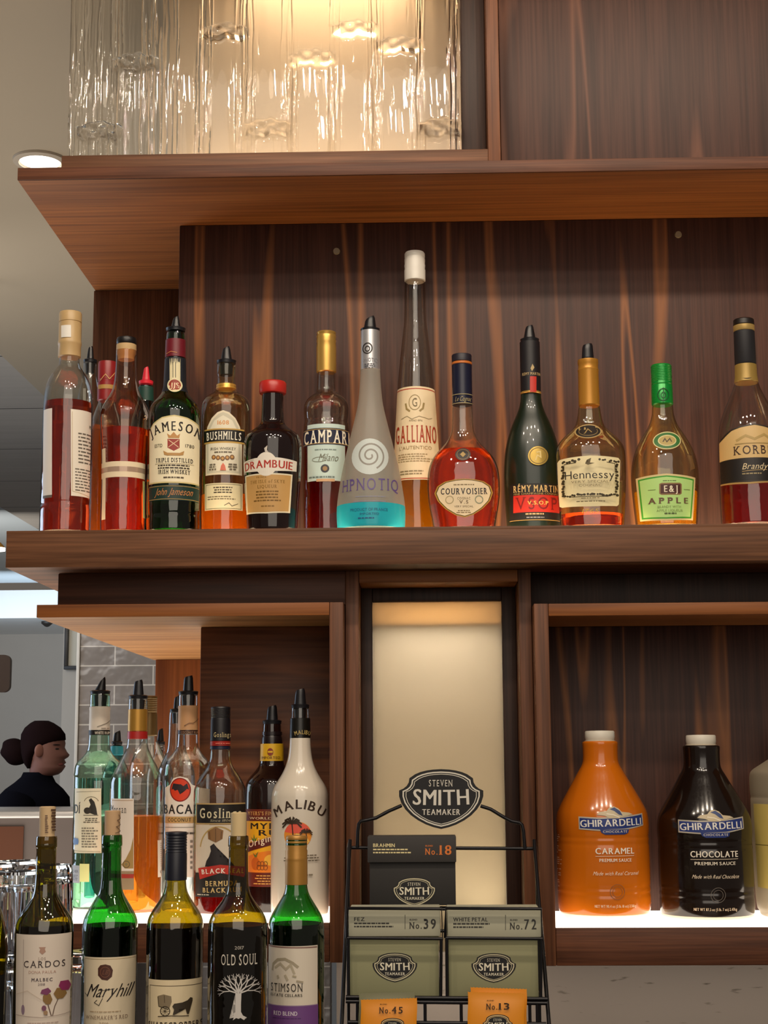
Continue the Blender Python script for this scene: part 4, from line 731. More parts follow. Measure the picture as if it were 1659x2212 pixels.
b = LB('dark rum bottle with a black screw cap and a seal on its label', 475, 1700, 2.55, ZL, [(1617, 19), (1621, 21), (1640, 22), (1655, 27), (1668, 36), (1682, 46), (1698, 54), (1712, 57), (1930, 57.5), (1972, 56)], CLEAR)
b.fill(1880, LQ['darkred']); b.lathe('screw_cap', [(1526, 10), (1527, 20), (1529, 21)]+[(1531+i*3+q, 21.3-.6*q) for i in range(7) for q in (0, 1.5)]+[(1556, 21.3), (1600, 21.8), (1601, 21)], M('141217', .45)); b.lathe('red_band', [(1601, 21), (1601.5, 22), (1611, 22), (1611.5, 21)], M('a0241c', .4)); b.lathe('neck_band', [(1611.8, 21), (1612, 22), (1618, 22.2), (1619, 20)], M('181a34', .4))
d = b.art('cap_print', .0012, 21.8*ppm(1590, 2.55)); d.text('Goslings', 462, 498, 1582, 1592, 'd8c490', 0, 1).dashes(466, 494, 1604, 1608, 1, 'd87060', .5, 2, True).done()
d = b.art(); d.rect(421, 1782, 530, 1886, 'd6c8b4').rect(421, 1735, 530, 1781, 'b89a64').rect(423.5, 1738, 527.5, 1778, '17120f').text('Goslings', 430, 517, 1746, 1767, 'd8cca8', 1, 1).text('Since 1806', 454, 496, 1770, 1775, 'b0a484', 0, 0, .3)
d.ring(472, 1836, 40, 50, 3, 'b89a5c', .52, .98).poly([(443, 1872), (446, 1860), (452, 1850), (456, 1838), (454, 1828), (462, 1822), (468, 1830), (466, 1842), (474, 1854), (488, 1862), (500, 1866), (504, 1872)], '241d1e').poly([(449, 1796), (466, 1786), (482, 1794), (480, 1812), (466, 1820), (450, 1812)], '8a6238').line([(453, 1797), (454, 1813)], 1.4, '5a3c20').line([(466, 1790), (466, 1818)], 1.4, '5a3c20').line([(478, 1796), (477, 1812)], 1.4, '5a3c20')
d.rect(421, 1886, 530, 1938, '1a1512').poly([(428, 1876), (475, 1868), (524, 1876), (526, 1890), (520, 1898), (475, 1886), (432, 1900), (430, 1890)], 'b82c20').text('BLACK SEAL', 436, 520, 1876, 1886, 'f0e8d8', 1, 1, arc=3).text('BERMUDA', 444, 510, 1903, 1914, 'd8b878', 1, 1).text('BLACK RUM', 438, 516, 1918, 1928, 'd8b878', 1, 1).dashes(426, 452, 1931, 1935, 1, 'c0b8a4', .5, 2).done()
b = LB('dark brown rum bottle with a yellow neck band and a yellow and orange label', 587, 1700, 2.618, ZL, [(1562, 18), (1564, 19.5), (1600, 20.5), (1606, 23), (1648, 25), (1660, 32), (1674, 45), (1688, 55), (1705, 59), (1960, 59.5)], M('1d0d0b', .1, 0, .4))
b.pourer(1523, 1561, 12.5, 10, 21, tip=.25); b.lathe('neck_band', [(1606, 20), (1607, 24.8), (1647, 25.6), (1648, 24)], M('e0b021', .45)); b.lathe('screw_collar', [(1580, 18), (1581, 21.5), (1588, 21.5), (1589, 20), (1594, 22), (1605, 22.5), (1606, 20)], M('1a1012', .3))
d = b.art('neck_print', .0014, 25*ppm(1630, 2.618)); d.ell(584, 1624, 6, 8, '8a3018').rect(579, 1622, 589, 1626, 'e0b021').text('IMPORTED', 566, 603, 1634, 1639, '6a4a18', 1).done()
d = b.art(); d.rect(530, 1748, 645, 1916, '6a2412').text("MYERS'S FINE JAMAICAN", 534, 642, 1753, 1761, 'd8a860', 1, 1).text('WORLD FAMOUS', 538, 640, 1765, 1770, 'e0d0a8', 1).rect(531, 1774, 644, 1885, 'f0b41e').text("MYERS'S", 541, 640, 1778, 1791, '241410', 1).text('RUM', 559, 625, 1793, 1805, '241410', 1).poly([(536, 1885), (536, 1850), (556, 1842), (580, 1838), (600, 1850), (640, 1846), (640, 1885)], 'e88420').ell(585, 1858, 14, 12, 'f8c040').ell(552, 1866, 9, 14, 'c8641c').line([(552, 1852), (546, 1842), (552, 1850), (558, 1840), (554, 1852)], 2.2, '4a7a34').line([(548, 1818), (542, 1808), (548, 1816), (549, 1803), (551, 1816), (556, 1808), (551, 1818)], 2.2, '3a7a3c').poly([(534, 1842), (534, 1824), (645, 1786), (645, 1804)], '5e1c14').text('Original Dark', 537, 640, 1818, 1832, 'f0e0c0', 1, 0, .2, 0, 34)
for i in range(6): d.ring(560+7*(i % 3), 1866+8*(i//3), 4, 5, 1.2, '7a4418')
d.dashes(545, 630, 1889, 1912, 4, 'd8a050', .4, 3, True).done()
b = LB('white coconut liqueur bottle with palm trees against a sunset, rightmost in the lower cabinet', 648, 1700, 2.537, ZL, [(1552, 18), (1556, 20), (1594, 22.3), (1618, 23.5), (1640, 26.5), (1656, 31.5), (1670, 38), (1684, 46.5), (1698, 56), (1712, 61), (1725, 62.5), (1960, 63), (1976, 62)], M('ded3c2', .18, 0, .3))
b.pourer(1487, 1527, 13, 10, 20, tip=.25); b.lathe('bottle_mouth', [(1526, 16), (1528, 18.5), (1553, 19.5), (1554, 18)], CLEAR); b.lathe('neck_sleeve', [(1551, 19), (1552, 21.8), (1594, 22.8), (1595, 21)], M('15130f', .3))
d = b.art('neck_print', .0012, 22.5*ppm(1580, 2.537)); d.text('MALIBU', 638, 667, 1577, 1586, 'b8a060', 1, arc=3).done()
d = b.art('print'); d.text('MALIBU', 595, 695, 1727, 1747, '3a281c', 1, arc=21).ell(643, 1804, 29, 29, 'e8902c').poly([(615, 1797), (620, 1786), (632, 1777), (648, 1776), (662, 1783), (670, 1795), (650, 1800), (630, 1800)], 'e85a44').poly([(625, 1826), (640, 1800), (660, 1806), (668, 1818), (655, 1830), (640, 1833)], 'f2c060')
def palm(x, y, h, s):
    d.line([(x, y), (x+1, y-h*.5), (x-1, y-h)], 2.4*s, '2c1c12')
    for a in (-3.0, -2.4, -1.9, -1.3, -.7, -.2, .3, 2.8):
        d.line([(x-1, y-h), (x-1+12*s*math.cos(a), y-h+9*s*math.sin(a)-3*s), (x-1+21*s*math.cos(a), y-h+15*s*math.sin(a)+5*s)], 3.4*s, '33230f')
palm(632, 1824, 46, 1.); palm(661, 1820, 22, .62)
d.dashes(610, 690, 1845, 1862, 3, '6a5c4a', .4, 4, True).dashes(618, 682, 1886, 1894, 1, '8a7c68', .4, 3, True).done()

# ============================================================ wine bottles on the raised bar
ZB = ZC
def wine(label, cx, yref, Y, prof, mat, **k): return B(label, cx, yref, Y, ZB, prof, mat, name='wine_bottle', group='wine bottles on the bar')
def wprof(lip, hl, sh, hw, dy=0):
    return [(lip, hl-3), (lip+1, hl), (lip+17, hl+.4), (lip+19, hl+.6), (lip+24, hl+.2), (lip+26, hl-1.2), (lip+60, hl-1), (sh-80, hl+.5), (sh-62, hl+4), (sh-45, hl+14), (sh-25, hw-12), (sh-8, hw-3), (sh+10, hw), (sh+60, hw), (2300, hw)]
CORK = M('c8a47c', .7); CORK2 = M('d2b48a', .7)
b = wine('olive wine bottle cut by the left picture edge beside the thistle wine', -46, 2050, 2.0, [(1850, 22), (1900, 23), (1930, 30), (1960, 44), (1990, 55), (2020, 61), (2070, 63), (2300, 62)], OLIVE)
d = b.art(); d.poly([(-80, 2118), (0, 2112), (12, 2110), (14, 2300), (-80, 2300)], '1c1a18').line([(0, 2150), (8, 2170), (12, 2200)], 3, 'b0a484').done()
b = wine('olive wine bottle with a branded cork and a white thistle label', 97, 1960, 2.0, wprof(1806, 22.6, 1996, 63), OLIVE)
b.fill(1996, WINE, .93); b.lathe('cork', [(1742, 14), (1743, 17.6), (1805.8, 16.5), (1822, 16)], CORK2)
d = b.art('cork_print', .0008, 17.6*ppm(1775, 2.0)); 
for i in range(8): d.rect(109+i % 2, 1748+i*6.2, 116, 1752+i*6.2, '5a4030')
d.dashes(98, 104, 1760, 1800, 9, '6a5040', .6, 3).done()
d = b.art(); d.rect(30, 2019, 158, 2300, 'ddd0c2').line([(50, 2030), (49, 2180)], 1.6, 'b4a49c').ell(49, 2182, 4, 11, '8a7484').poly([(84, 2046), (98, 2046), (96, 2050), (98, 2056), (91, 2062), (85, 2056), (87, 2050)], 'b08a78').text('LOS', 83, 98, 2068, 2074, '9a8478', 0, 1).text('CARDOS', 50, 133, 2076, 2090, '3a2e30', 0, 1).text('DOÑA PAULA'.replace('Ñ', 'N'), 62, 117, 2097, 2103, 'b89484').text('MALBEC', 68, 111, 2113, 2120, '4a3c44', 1, 1).text('2018', 82, 96, 2124, 2129, '6a5c60')
d.line([(108, 2196), (103, 2176), (100, 2162)], 2, '6a5448').line([(110, 2196), (114, 2176), (122, 2155)], 2, '6a5448').line([(100, 2194), (98, 2186)], 1.6, '6a5448').poly([(92, 2152), (96, 2146), (106, 2148), (110, 2160), (106, 2170), (98, 2170), (92, 2162)], '8a6a3c').poly([(112, 2148), (118, 2136), (130, 2138), (134, 2150), (128, 2160), (118, 2160)], '8a6a3c').poly([(87, 2146), (90, 2138), (102, 2134), (108, 2142), (100, 2150)], '7a3a62').poly([(121, 2132), (124, 2122), (136, 2122), (141, 2134), (136, 2144), (126, 2142)], '8a2e5c').ell(94, 2178, 4.5, 6, '7a4a62').ell(97, 2188, 4, 5, 'a08060')
d.line([(32, 2150), (60, 2140), (90, 2160)], 1, 'c4b4a4').line([(32, 2193), (90, 2198), (155, 2192)], 1.2, 'a89890').dashes(60, 120, 2207, 2213, 1, 'b8a49a', .4, 2, True).done()
b = wine('green wine bottle with a cork and a wax sealed cream label', 239, 1960, 2.10, wprof(1803, 22, 1990, 60), GREENG)
b.fill(1997, WINE, .94); b.lathe('cork', [(1751, 14), (1752, 17.2), (1802.8, 16.2), (1818, 15.6)], CORK)
d = b.art('cork_print', .0008, 17.2*ppm(1775, 2.1)); d.line([(248, 1800), (256, 1796), (250, 1786), (258, 1782), (252, 1772), (259, 1768), (254, 1760)], 1.3, '5a4030').done()
d = b.art(); d.rect(178, 2068, 286, 2300, 'e2d2b4').frame(181, 2072, 283, 2296, 1, 'a8905c').poly([(212, 2092), (217, 2085), (228, 2083), (238, 2086), (243, 2096), (241, 2110), (232, 2118), (220, 2116), (212, 2107)], '4e2a20').ring(227, 2100, 10, 11, 1.4, '7a4c38').text('LB', 221, 233, 2095, 2105, '7a4c38', 0, 0, .3).text('Maryhill', 186, 273, 2126, 2154, '241d1a', 0, 0, .42).line([(181, 2146), (188, 2152), (196, 2130)], 1.3, '241d1a').line([(222, 2156), (214, 2172), (204, 2166), (210, 2160)], 1.3, '241d1a').line([(216, 2140), (246, 2136)], 1, '241d1a').dashes(194, 258, 2183, 2188, 1, 'b49c7c', .4, 2, True).text("WINEMAKER'S RED", 184, 270, 2194, 2202, '8a7462', 0, 1).text('2016', 214, 234, 2208, 2213, 'a08c74').done()
b = wine('olive wine bottle with a black screw capsule and a horse and wagon label', 379, 1960, 2.05, wprof(1797, 21.5, 1990, 61.5), OLIVE)
b.fill(2000, WINE, .94); b.lathe('screw_capsule', [(1796, 10), (1797, 22), (1799, 23)]+[(1803+i*6+q, 23.2-1.1*q/2) for i in range(6) for q in (0, 2)]+[(1840, 23.3), (1841, 22.4), (1844, 23.4), (1900, 23.6), (1901, 22)], M('181a26', .4))
d = b.art(); d.rect(318, 2117, 433, 2300, 'e6d4ae').frame(322, 2130, 428, 2292, 1.4, '5a4c38').poly([(341, 2152), (354, 2148), (370, 2152), (371, 2164), (366, 2178), (344, 2174)], '8a7a60').line([(341, 2153), (343, 2174), (364, 2180)], 1.6, '3a3020').line([(355, 2150), (356, 2166)], 1, '3a3020').ring(357, 2184, 10, 10, 1.8, '3a3020')
for i in range(5): a = i*math.pi/5; d.line([(357-9*math.cos(a), 2184-9*math.sin(a)), (357+9*math.cos(a), 2184+9*math.sin(a))], .8, '3a3020')
d.poly([(372, 2174), (376, 2168), (392, 2166), (402, 2162), (407, 2156), (411, 2158), (411, 2164), (406, 2170), (402, 2180), (404, 2192), (401, 2192), (398, 2180), (382, 2180), (376, 2192), (373, 2192), (376, 2180)], '3a3020').line([(342, 2196), (370, 2194), (404, 2196)], 2, '4a4030').text('SHARECROPPERS', 320, 428, 2208, 2222, '2c241a', 1, 1).done()
b = wine('olive wine bottle with a pale cork and a white tree printed on the glass', 514, 1960, 1.98, wprof(1805, 21.8, 1992, 64), OLIVE)
b.fill(1997, M('1a1108', .15), .93); b.lathe('cork', [(1755, 14), (1756, 17), (1804.8, 16.4), (1820, 15.6)], M('d8be8e', .7))
d = b.art('print'); TW = 'cfcac4'; d.text('2017', 507, 526, 2044, 2051, 'c0b8ac').text('OLD SOUL', 477, 553, 2062, 2085, 'd8d0c2', 0, 1)
d.poly([(509, 2144), (515, 2140), (521, 2144), (520, 2170), (520, 2186), (524, 2194), (532, 2199), (524, 2198), (526, 2204), (519, 2199), (515, 2201), (510, 2199), (503, 2204), (505, 2198), (496, 2200), (505, 2194), (509, 2186)], TW)
def branch(x, y, a, l, w, k):
    x1, y1 = x+l*math.cos(a), y+l*math.sin(a); d.line([(x, y), (x1, y1)], w, TW, keep=True)
    if k:
        for da in (-.42, .36): branch(x1, y1, a+da, l*.72, w*.68, k-1)
for a, l, w in ((-2.85, 18, 3), (-2.4, 18, 3.4), (-1.95, 17, 3.2), (-1.57, 15, 3), (-1.2, 17, 3.2), (-.75, 18, 3.4), (-.3, 18, 3)): branch(515, 2146, a, l, w, 3)
d.done()
b = wine('green wine bottle with a gold screw capsule and a white and purple label', 640, 1960, 2.10, wprof(1806, 22.5, 1992, 61), GREENG)
b.fill(1994, M('0f1a0b', .15), .94); b.lathe('screw_capsule', [(1804, 10), (1805, 21), (1808, 23), (1812, 23.3), (1815, 22.2), (1818, 23.4), (1823, 22.3), (1827, 23.5), (1834, 22.6), (1838, 24), (1852, 23.4), (1854, 24.2), (1857, 23.6), (1862, 24), (1910, 24.4), (1911, 22)], M('b0803a', .4, .35))
d = b.art(); d.rect(578, 2044, 683, 2300, 'ddd2c0').line([(579, 2046), (682, 2048)], 3, '8a6a60').line([(588, 2098), (590, 2084), (600, 2074), (616, 2072), (632, 2080), (644, 2090)], 6, 'a89c84').line([(594, 2092), (606, 2082), (618, 2094), (628, 2084), (636, 2104)], 5, 'b8ac94').line([(600, 2108), (602, 2114)], 5, 'b8ac94').line([(616, 2106), (622, 2118)], 5, 'b8ac94').line([(632, 2108), (640, 2110)], 4, 'b0a488').line([(640, 2119), (654, 2122)], 4, 'a89c84').text('STIMSON', 585, 653, 2125, 2142, '2c261e', 0, 1).text('ESTATE CELLARS', 585, 652, 2147, 2153, '3a342a', 1).rect(577, 2172, 683, 2300, '6f4482').line([(577, 2173), (682, 2173)], 1.4, '9a80a0').text('RED BLEND', 592, 642, 2185, 2194, 'e0d4e0', 1).dashes(590, 650, 2198, 2202, 1, '54306a', .5, 2).done()

# ============================================================ tumblers
hgt = .124; rad = .0385
def tumbler(x, y, z, i):
    o = Vector((x, y, z)); t = thing('tumbler', 'clear tumbler upside down in the stacks left of the thistle wine', 'glass', o, 'tumblers stacked upside down')
    pr_ = [(z+hgt-.018, rad*.02), (z+hgt-.019, rad*.70), (z+hgt-.026, rad*.79), (z+hgt*.5, rad*.86), (z+.002, rad*.93), (z, rad*.965), (z+.002, rad), (z+hgt*.5, rad*.96), (z+hgt*.9, rad*.92), (z+hgt*.97, rad*.90), (z+hgt, rad*.84), (z+hgt-.001, rad*.6), (z+hgt-.004, rad*.02)]
    revolve('glass_wall', pr_, x, y, TUMB, t, n=20, sm=14)
TUMB = clear('tumbler_crystal', 'f8fafc', .0, 1.5)
i = 0
for px, Y in ((-24, 2.24), (95, 2.22), (30, 2.10), (186, 2.27), (30, 2.31)):
    for k in (0, 1):
        if px == 186 and k == 1: continue
        q = at(px, 2150, Y); tumbler(q.x, Y, ZC+.0005+k*(hgt+.0008), i); i += 1

# ============================================================ sauce jugs
JG = 'sauce jugs in the lower right cabinet'; ZJ = zk; YJ = 2.57
def jug(label, cx, dy, dx, col, capc, txt, sub):
    P = [(1600, 30), (1602, 37.5), (1606, 38.5), (1616, 37.6), (1640, 37.5), (1652, 40), (1665, 48), (1683, 58), (1700, 68), (1730, 85), (1750, 95), (1764, 98.5), (1782, 100), (1800, 99), (1806, 98), (1812, 99), (1820, 98), (1828, 99.5), (1905, 100), (1912, 98.6), (1919, 100), (1926, 98.6), (1934, 100), (1955, 99.5), (1972, 96), (1984, 88)]
    b = Bottle('sauce_jug', label, cx, 1750+dy, YJ, ZJ, [(y+dy, h+dx) for y, h in P], None, group=JG)
    ys = b.zy(1969+dy*.3); zr = b.zr
    top = [p for p in zr if p[0] > ys]+[(ys, b.r(ys))]; bot = [(ys-.0001, b.r(ys))]+[p for p in zr if p[0] < ys-.0001]
    revolve('printed_sleeve', top, b.X, b.Y, col, b.e, n=56); revolve('jug_base', bot, b.X, b.Y, frosted('milky_plastic', 'efe6d6', .1, .5, .3) if 'mp' not in _mc else _mc['mp'], b.e, n=56)
    b.lathe('screw_cap', [(1578+dy, 10), (1579+dy, 30), (1581+dy, 31.6), (1592+dy, 32), (1598+dy, 31), (1600+dy, 30)], M(capc, .45)); b.lathe('neck_ring', [(1599.5+dy, 30), (1600+dy, 33), (1602+dy, 33.5), (1602.5+dy, 30)], M('c8b8a0', .5))
    return b
def jugart(b, ox, oy, flav, fx0, fx1, net, mx0, mx1, real):
    d = b.art('label', .0006); E = lambda p: [(x+ox, y+oy) for x, y in p]
    d.poly(E([(1254, 1764), (1297, 1766), (1344, 1764), (1389, 1758), (1391, 1785), (1350, 1793), (1297, 1795), (1255, 1792)]), 'b8b0a0').poly(E([(1256, 1767), (1297, 1769), (1344, 1767), (1387, 1761), (1389, 1783), (1350, 1790), (1297, 1792), (1257, 1789)]), '1f3478').poly(E([(1297, 1792), (1358, 1792), (1356, 1800), (1348, 1803), (1308, 1803), (1300, 1799)]), '1f3478')
    d.text('GHIRARDELLI', 1258+ox, 1386+ox, 1772+oy, 1787+oy, 'e8e4dc', 1, rise=4).text('CHOCOLATE', 1303+ox, 1354+ox, 1794+oy, 1799+oy, 'd8d0c4', 1, space=.1)
    d.poly(E([(1290, 1760), (1296, 1754), (1310, 1752), (1316, 1744), (1324, 1742), (1334, 1746), (1342, 1754), (1358, 1756), (1366, 1760), (1346, 1764), (1336, 1768), (1318, 1768), (1306, 1762)]), 'c8b898').poly(E([(1316, 1748), (1326, 1744), (1338, 1752), (1344, 1762), (1336, 1760), (1326, 1752)]), '3a4a78').line(E([(1310, 1758), (1324, 1760), (1338, 1766)]), 2, 'f0e6d0')
    d.text(flav, fx0, fx1, 1832+oy, 1845+oy, 'f4ead8', 1).line([(fx0, 1850+oy), (fx1, 1849+oy)], 1, 'e8d8c0').text('PREMIUM SAUCE', fx0+8, fx1-6, 1855+oy, 1862+oy, 'f0e4d0', 1).text(real, mx0, mx1, 1883+oy, 1891+oy, 'f0dcc0', 0, 0, .35).ring(1333+ox, 1927+oy, 15, 16, 1.2, '8a5a34' if ox == 0 else '6a6058').ring(1333+ox, 1927+oy, 10, 11, 1, '8a5a34' if ox == 0 else '6a6058').text(net, mx0+4, mx1-4, 1955+oy, 1961+oy, 'e8d0b0', 1)
    for k in range(5): d.dashes(1203+ox*.975, 1224+ox*.975, 1804+oy+k*25, 1822+oy+k*25, 4, 'e8c8a0', .35, 3+k)
    d.done()
_mc['mp'] = frosted('milky_plastic', 'efe6d6', .1, .5, .3)
b = jug('orange caramel sauce jug with a white cap, left of the two jugs shown whole', 1300, 0, 0, M('c9690f', .16, 0, .3), 'd8d2c4', '', '')
jugart(b, 0, 0, 'CARAMEL', 1288, 1369, 'NET WT 90.4 oz (5 lb. 10 oz) 2.56kg', 1283, 1377, 'Made with Real Caramel')
b = jug('dark brown chocolate sauce jug with a white cap, right of the caramel jug', 1520, 9, 1, M('170e0a', .14, 0, .3), 'd8d2c4', '', '')
jugart(b, 218, 7, 'CHOCOLATE', 1496, 1594, 'NET WT 87.3 oz (5 lb. 7 oz) 2.47kg', 1499, 1595, 'Made with Real Chocolate')
b = Bottle('sauce_jug', 'translucent grey jug with a yellow label cut by the right picture edge', 1728, 1800, 2.59, ZJ, [(1590, 30), (1592, 36), (1612, 38), (1634, 50), (1652, 78), (1664, 97), (1676, 101), (1712, 101), (1722, 99), (1726, 101), (1900, 100), (1960, 98), (1990, 92)], frosted('grey_jug_plastic', 'a89e8c', .1, .45, .35), group=JG)
b.lathe('screw_cap', [(1566, 10), (1567, 31), (1588, 32), (1590, 30)], M('d0c8b8', .45))
d = b.art('label', .0006); d.poly([(1635, 1738), (1720, 1738), (1812, 1738), (1812, 1924), (1720, 1926), (1641, 1922)], 'c8b060').line([(1637, 1828), (1800, 1829)], 1.4, '5a4c20').done()
# ============================================================ tea rack
YR2, YR3 = 2.16, 2.32            # lower and upper tiers of the rack
WIRE = M('141216', .35, .4)
q0 = at(950, 2210, YR2)
rk = thing('wire_rack', 'black wire display rack holding tea boxes and sachets in front of the lit alcove', 'rack', (q0.x, YR2+.05, ZC))
A = at
zf_ = ZC+.002
def side(xt, xb, x2t, x2b):
    tp_, bt_ = A(xt, 1815, 2.36), A(xb, 2212, YR2-.015)
    k = (bt_-tp_); e_ = tp_+k*((zf_-tp_.z)/k.z)
    return [(e_.x, e_.y, e_.z), tuple(tp_)]
sl, sr_ = side(756, 738, 0, 0), side(1154, 1186, 0, 0)
tube('side_rail', [sl], .0028, WIRE, rk); tube('side_rail', [sr_], .0028, WIRE, rk)
bl, br = A(752, 1830, 2.385), A(1158, 1830, 2.385)
tube('rear_leg', [[(bl.x, bl.y, zf_), tuple(bl), tuple(A(756, 1815, 2.362))]], .0024, WIRE, rk); tube('rear_leg', [[(br.x, br.y, zf_), tuple(br), tuple(A(1154, 1817, 2.362))]], .0024, WIRE, rk)
P = lambda y, pts: [tuple(A(px, py, y)) for px, py in pts]
tube('cross_bar', [P(2.37, [(757, 1831), (1153, 1833)])], .0026, WIRE, rk)
tube('sign_hanger', [P(2.368, [(772, 1830), (773, 1796), (775, 1780), (779, 1774), (790, 1772), (812, 1767), (840, 1752), (868, 1740)])], .0027, WIRE, rk); tube('sign_hanger', [P(2.368, [(1038, 1741), (1060, 1748), (1086, 1764), (1105, 1774), (1122, 1777), (1128, 1782), (1131, 1796), (1134, 1832)])], .0027, WIRE, rk)
yb_ = YR2-.012
tube('shelf_rail', [P(yb_, [(747, 2154), (1183, 2158)]), P(yb_, [(747, 2163), (1182, 2167)]), P(yb_, [(752, 2208), (1180, 2212)])], .0027, WIRE, rk)
for x in (772, 918, 996, 1144, 1160): tube('upright_bar', [[tuple(A(x, 2164, yb_)), (A(x, 2164, yb_).x, yb_, zf_)]], .0022, WIRE, rk)
tube('rear_rail', [P(2.36, [(760, 1960), (1160, 1962)]), P(2.30, [(752, 2010), (1166, 2012)])], .0024, WIRE, rk)
# loops that hold the boxes
for x0, x1 in ((749, 955), (962, 1171)):
    tube('box_holder', [P(YR2-.008, [(x0, 2026), (x0+1, 1962), (x1-1, 1963), (x1+1, 2028), (x0, 2026)]), P(YR2-.008, [(x0+3, 2027), (x0+4, 2154)]), P(YR2-.008, [(x1-2, 2028), (x1-3, 2155)])], .0022, WIRE, rk)
tube('box_tray', [[(A(752, 2157, YR2).x, y, A(800, 2157, YR2).z) for y in (YR2-.01, YR2+.09)], [(A(950, 2157, YR2).x, y, A(800, 2157, YR2).z) for y in (YR2-.01, YR2+.09)], [(A(1168, 2157, YR2).x, y, A(800, 2157, YR2).z) for y in (YR2-.01, YR2+.09)]], .0022, WIRE, rk)
zt8 = A(890, 1958, YR3).z
tube('box_tray', [[(A(x, 1958, YR3).x, YR3-.006, zt8-.004), (A(x, 1958, YR3).x, 2.37, zt8-.004)] for x in (790, 890, 985)]+[[(A(752, 1958, YR3).x, YR3, zt8-.004), (A(1165, 1958, YR3).x, YR3, zt8-.004)]], .0022, WIRE, rk)

HALF = [(0, 1), (.2, .985), (.35, .955), (.5, .9), (.62, .83), (.755, .70), (.77, .56), (.82, .44), (.9, .35), (1, .29), (1, .1), (.95, -.12), (.85, -.34), (.72, -.53), (.55, -.70), (.36, -.84), (.18, -.93), (0, -.99)]
def shield(cx, cy, hw, hh, k=1.): return [(cx+x*hw*k, cy-y*hh*k) for x, y in HALF]+[(cx-x*hw*k, cy-y*hh*k) for x, y in HALF[-2:0:-1]]
def emblem(d, cx, cy, hw, hh, fill='0c0a0e', edge='cfc6a4', ink='e6dfc8', rim=True):
    k = .95 if rim else .9
    if rim: d.poly(shield(cx, cy, hw, hh), fill)
    d.line(shield(cx, cy, hw, hh, .9), hh*.045 if not rim else hh*.07, edge, True)
    if not rim: d.line(shield(cx, cy, hw, hh, .835), hh*.022, edge, True)
    else: d.line(shield(cx, cy, hw, hh, .80), hh*.03, edge, True)
    d.text('STEVEN', cx-hw*.3, cx+hw*.27, cy-hh*.64, cy-hh*.43, ink, 0, 1).text('SMITH', cx-hw*.68, cx+hw*.67, cy-hh*.31, cy+hh*.20, ink, 1, 0, arc=-hh*.03).text('TEAMAKER', cx-hw*.45, cx+hw*.45, cy+hh*.33, cy+hh*.52, ink, 1, 0, space=.06)
# sign plate of the rack (a cut metal plate with real thickness)
SP = [A(x, y, 2.362) for x, y in shield(953, 1726.5, 91, 65)]; n_ = len(SP)
vs = [tuple(p) for p in SP]+[(p.x, 2.370, p.z) for p in SP]
sp_ = mesh('sign_plate', vs, [tuple(range(n_)), tuple(range(n_, 2*n_))]+[(i, (i+1) % n_, n_+(i+1) % n_, n_+i) for i in range(n_)], M('0c0a0e', .6), rk)
d = flat('sign_lettering', sp_, (0, 2.362, EZ)); emblem(d, 953, 1726.5, 91, 65, edge='d8d2c4', ink='d8d2c6', rim=False); d.done()

def teabox(label, Y, x0, x1, yt, ym, yb, bx0, bx1, body, head, inkc, blend, num, numc, lx, ex, ey, dep=.075, sub=None, lidtop=None):
    p0, p1 = A(x0, yt, Y), A(x1, yt, Y); q0, q1 = A(bx0, yb, Y+.006), A(bx1, yb, Y+.006); zm = A((x0+x1)/2, ym, Y).z; zb_ = A((bx0+bx1)/2, yb, Y+.006).z
    e = thing('tea_box', label, 'box', ((p0.x+p1.x)/2, Y, zb_), 'tea boxes on the rack')
    ct = box('carton', q0.x, q1.x, Y+.006, Y+dep, zb_, zm+.001, M(body, .75), e, .001)
    ld = box('lid', p0.x, p1.x, Y, Y+dep+.004, zm, p0.z, M(head, .7), e, .0012)
    d = flat('lid_print', ld, (0, Y, EZ)); d.text(blend, lx, lx+(x1-x0)*.245*(len(blend)/7)**.9, yt+ (ym-yt)*.27, yt+(ym-yt)*.41, inkc, 1)
    d.dashes(lx, lx+(x1-x0)*.44, yt+(ym-yt)*.44, yt+(ym-yt)*.68, 2, inkc, .42, 5)
    d.text('BLEND', x1-66, x1-50, yt+(ym-yt)*.33, yt+(ym-yt)*.39, numc, 1).text('No.', x1-67, x1-39, yt+(ym-yt)*.46, yt+(ym-yt)*.70, numc, 1, 1).text(num, x1-37, x1-8, yt+(ym-yt)*.34, yt+(ym-yt)*.70, numc, 1, 1)
    if numc == inkc: d.line([(x1-76, yt+10), (x1-76, ym-16)], 1, inkc)
    d.done()
    d = flat('emblem', ct, (0, Y+.006, EZ)); emblem(d, ex, ey, 48, 32); d.done()
    return e
teabox('charcoal tea box with an orange number standing alone on the upper tier of the rack', YR3, 794, 985, 1807, 1863, 1956, 799, 985, '2a2827', '353231', 'e6d6a0', 'BRAHMIN', '18', 'd8752c', 806, 895, 1927, dep=.042)
GRN = 'a3a188'
teabox('sage green tea box numbered 39 on the lower tier of the rack', YR2, 753, 951, 1966, 2023, 2153, 756, 949, '93926f', 'b0ae98', '2c2a26', 'FEZ', '39', '2c2a26', 765, 853, 2090)
teabox('sage green tea box numbered 72 on the lower tier of the rack', YR2, 966, 1168, 1966, 2025, 2155, 970, 1164, '93926f', 'b0ae98', '2c2a26', 'WHITE PETAL', '72', '2c2a26', 979, 1066.5, 2091)

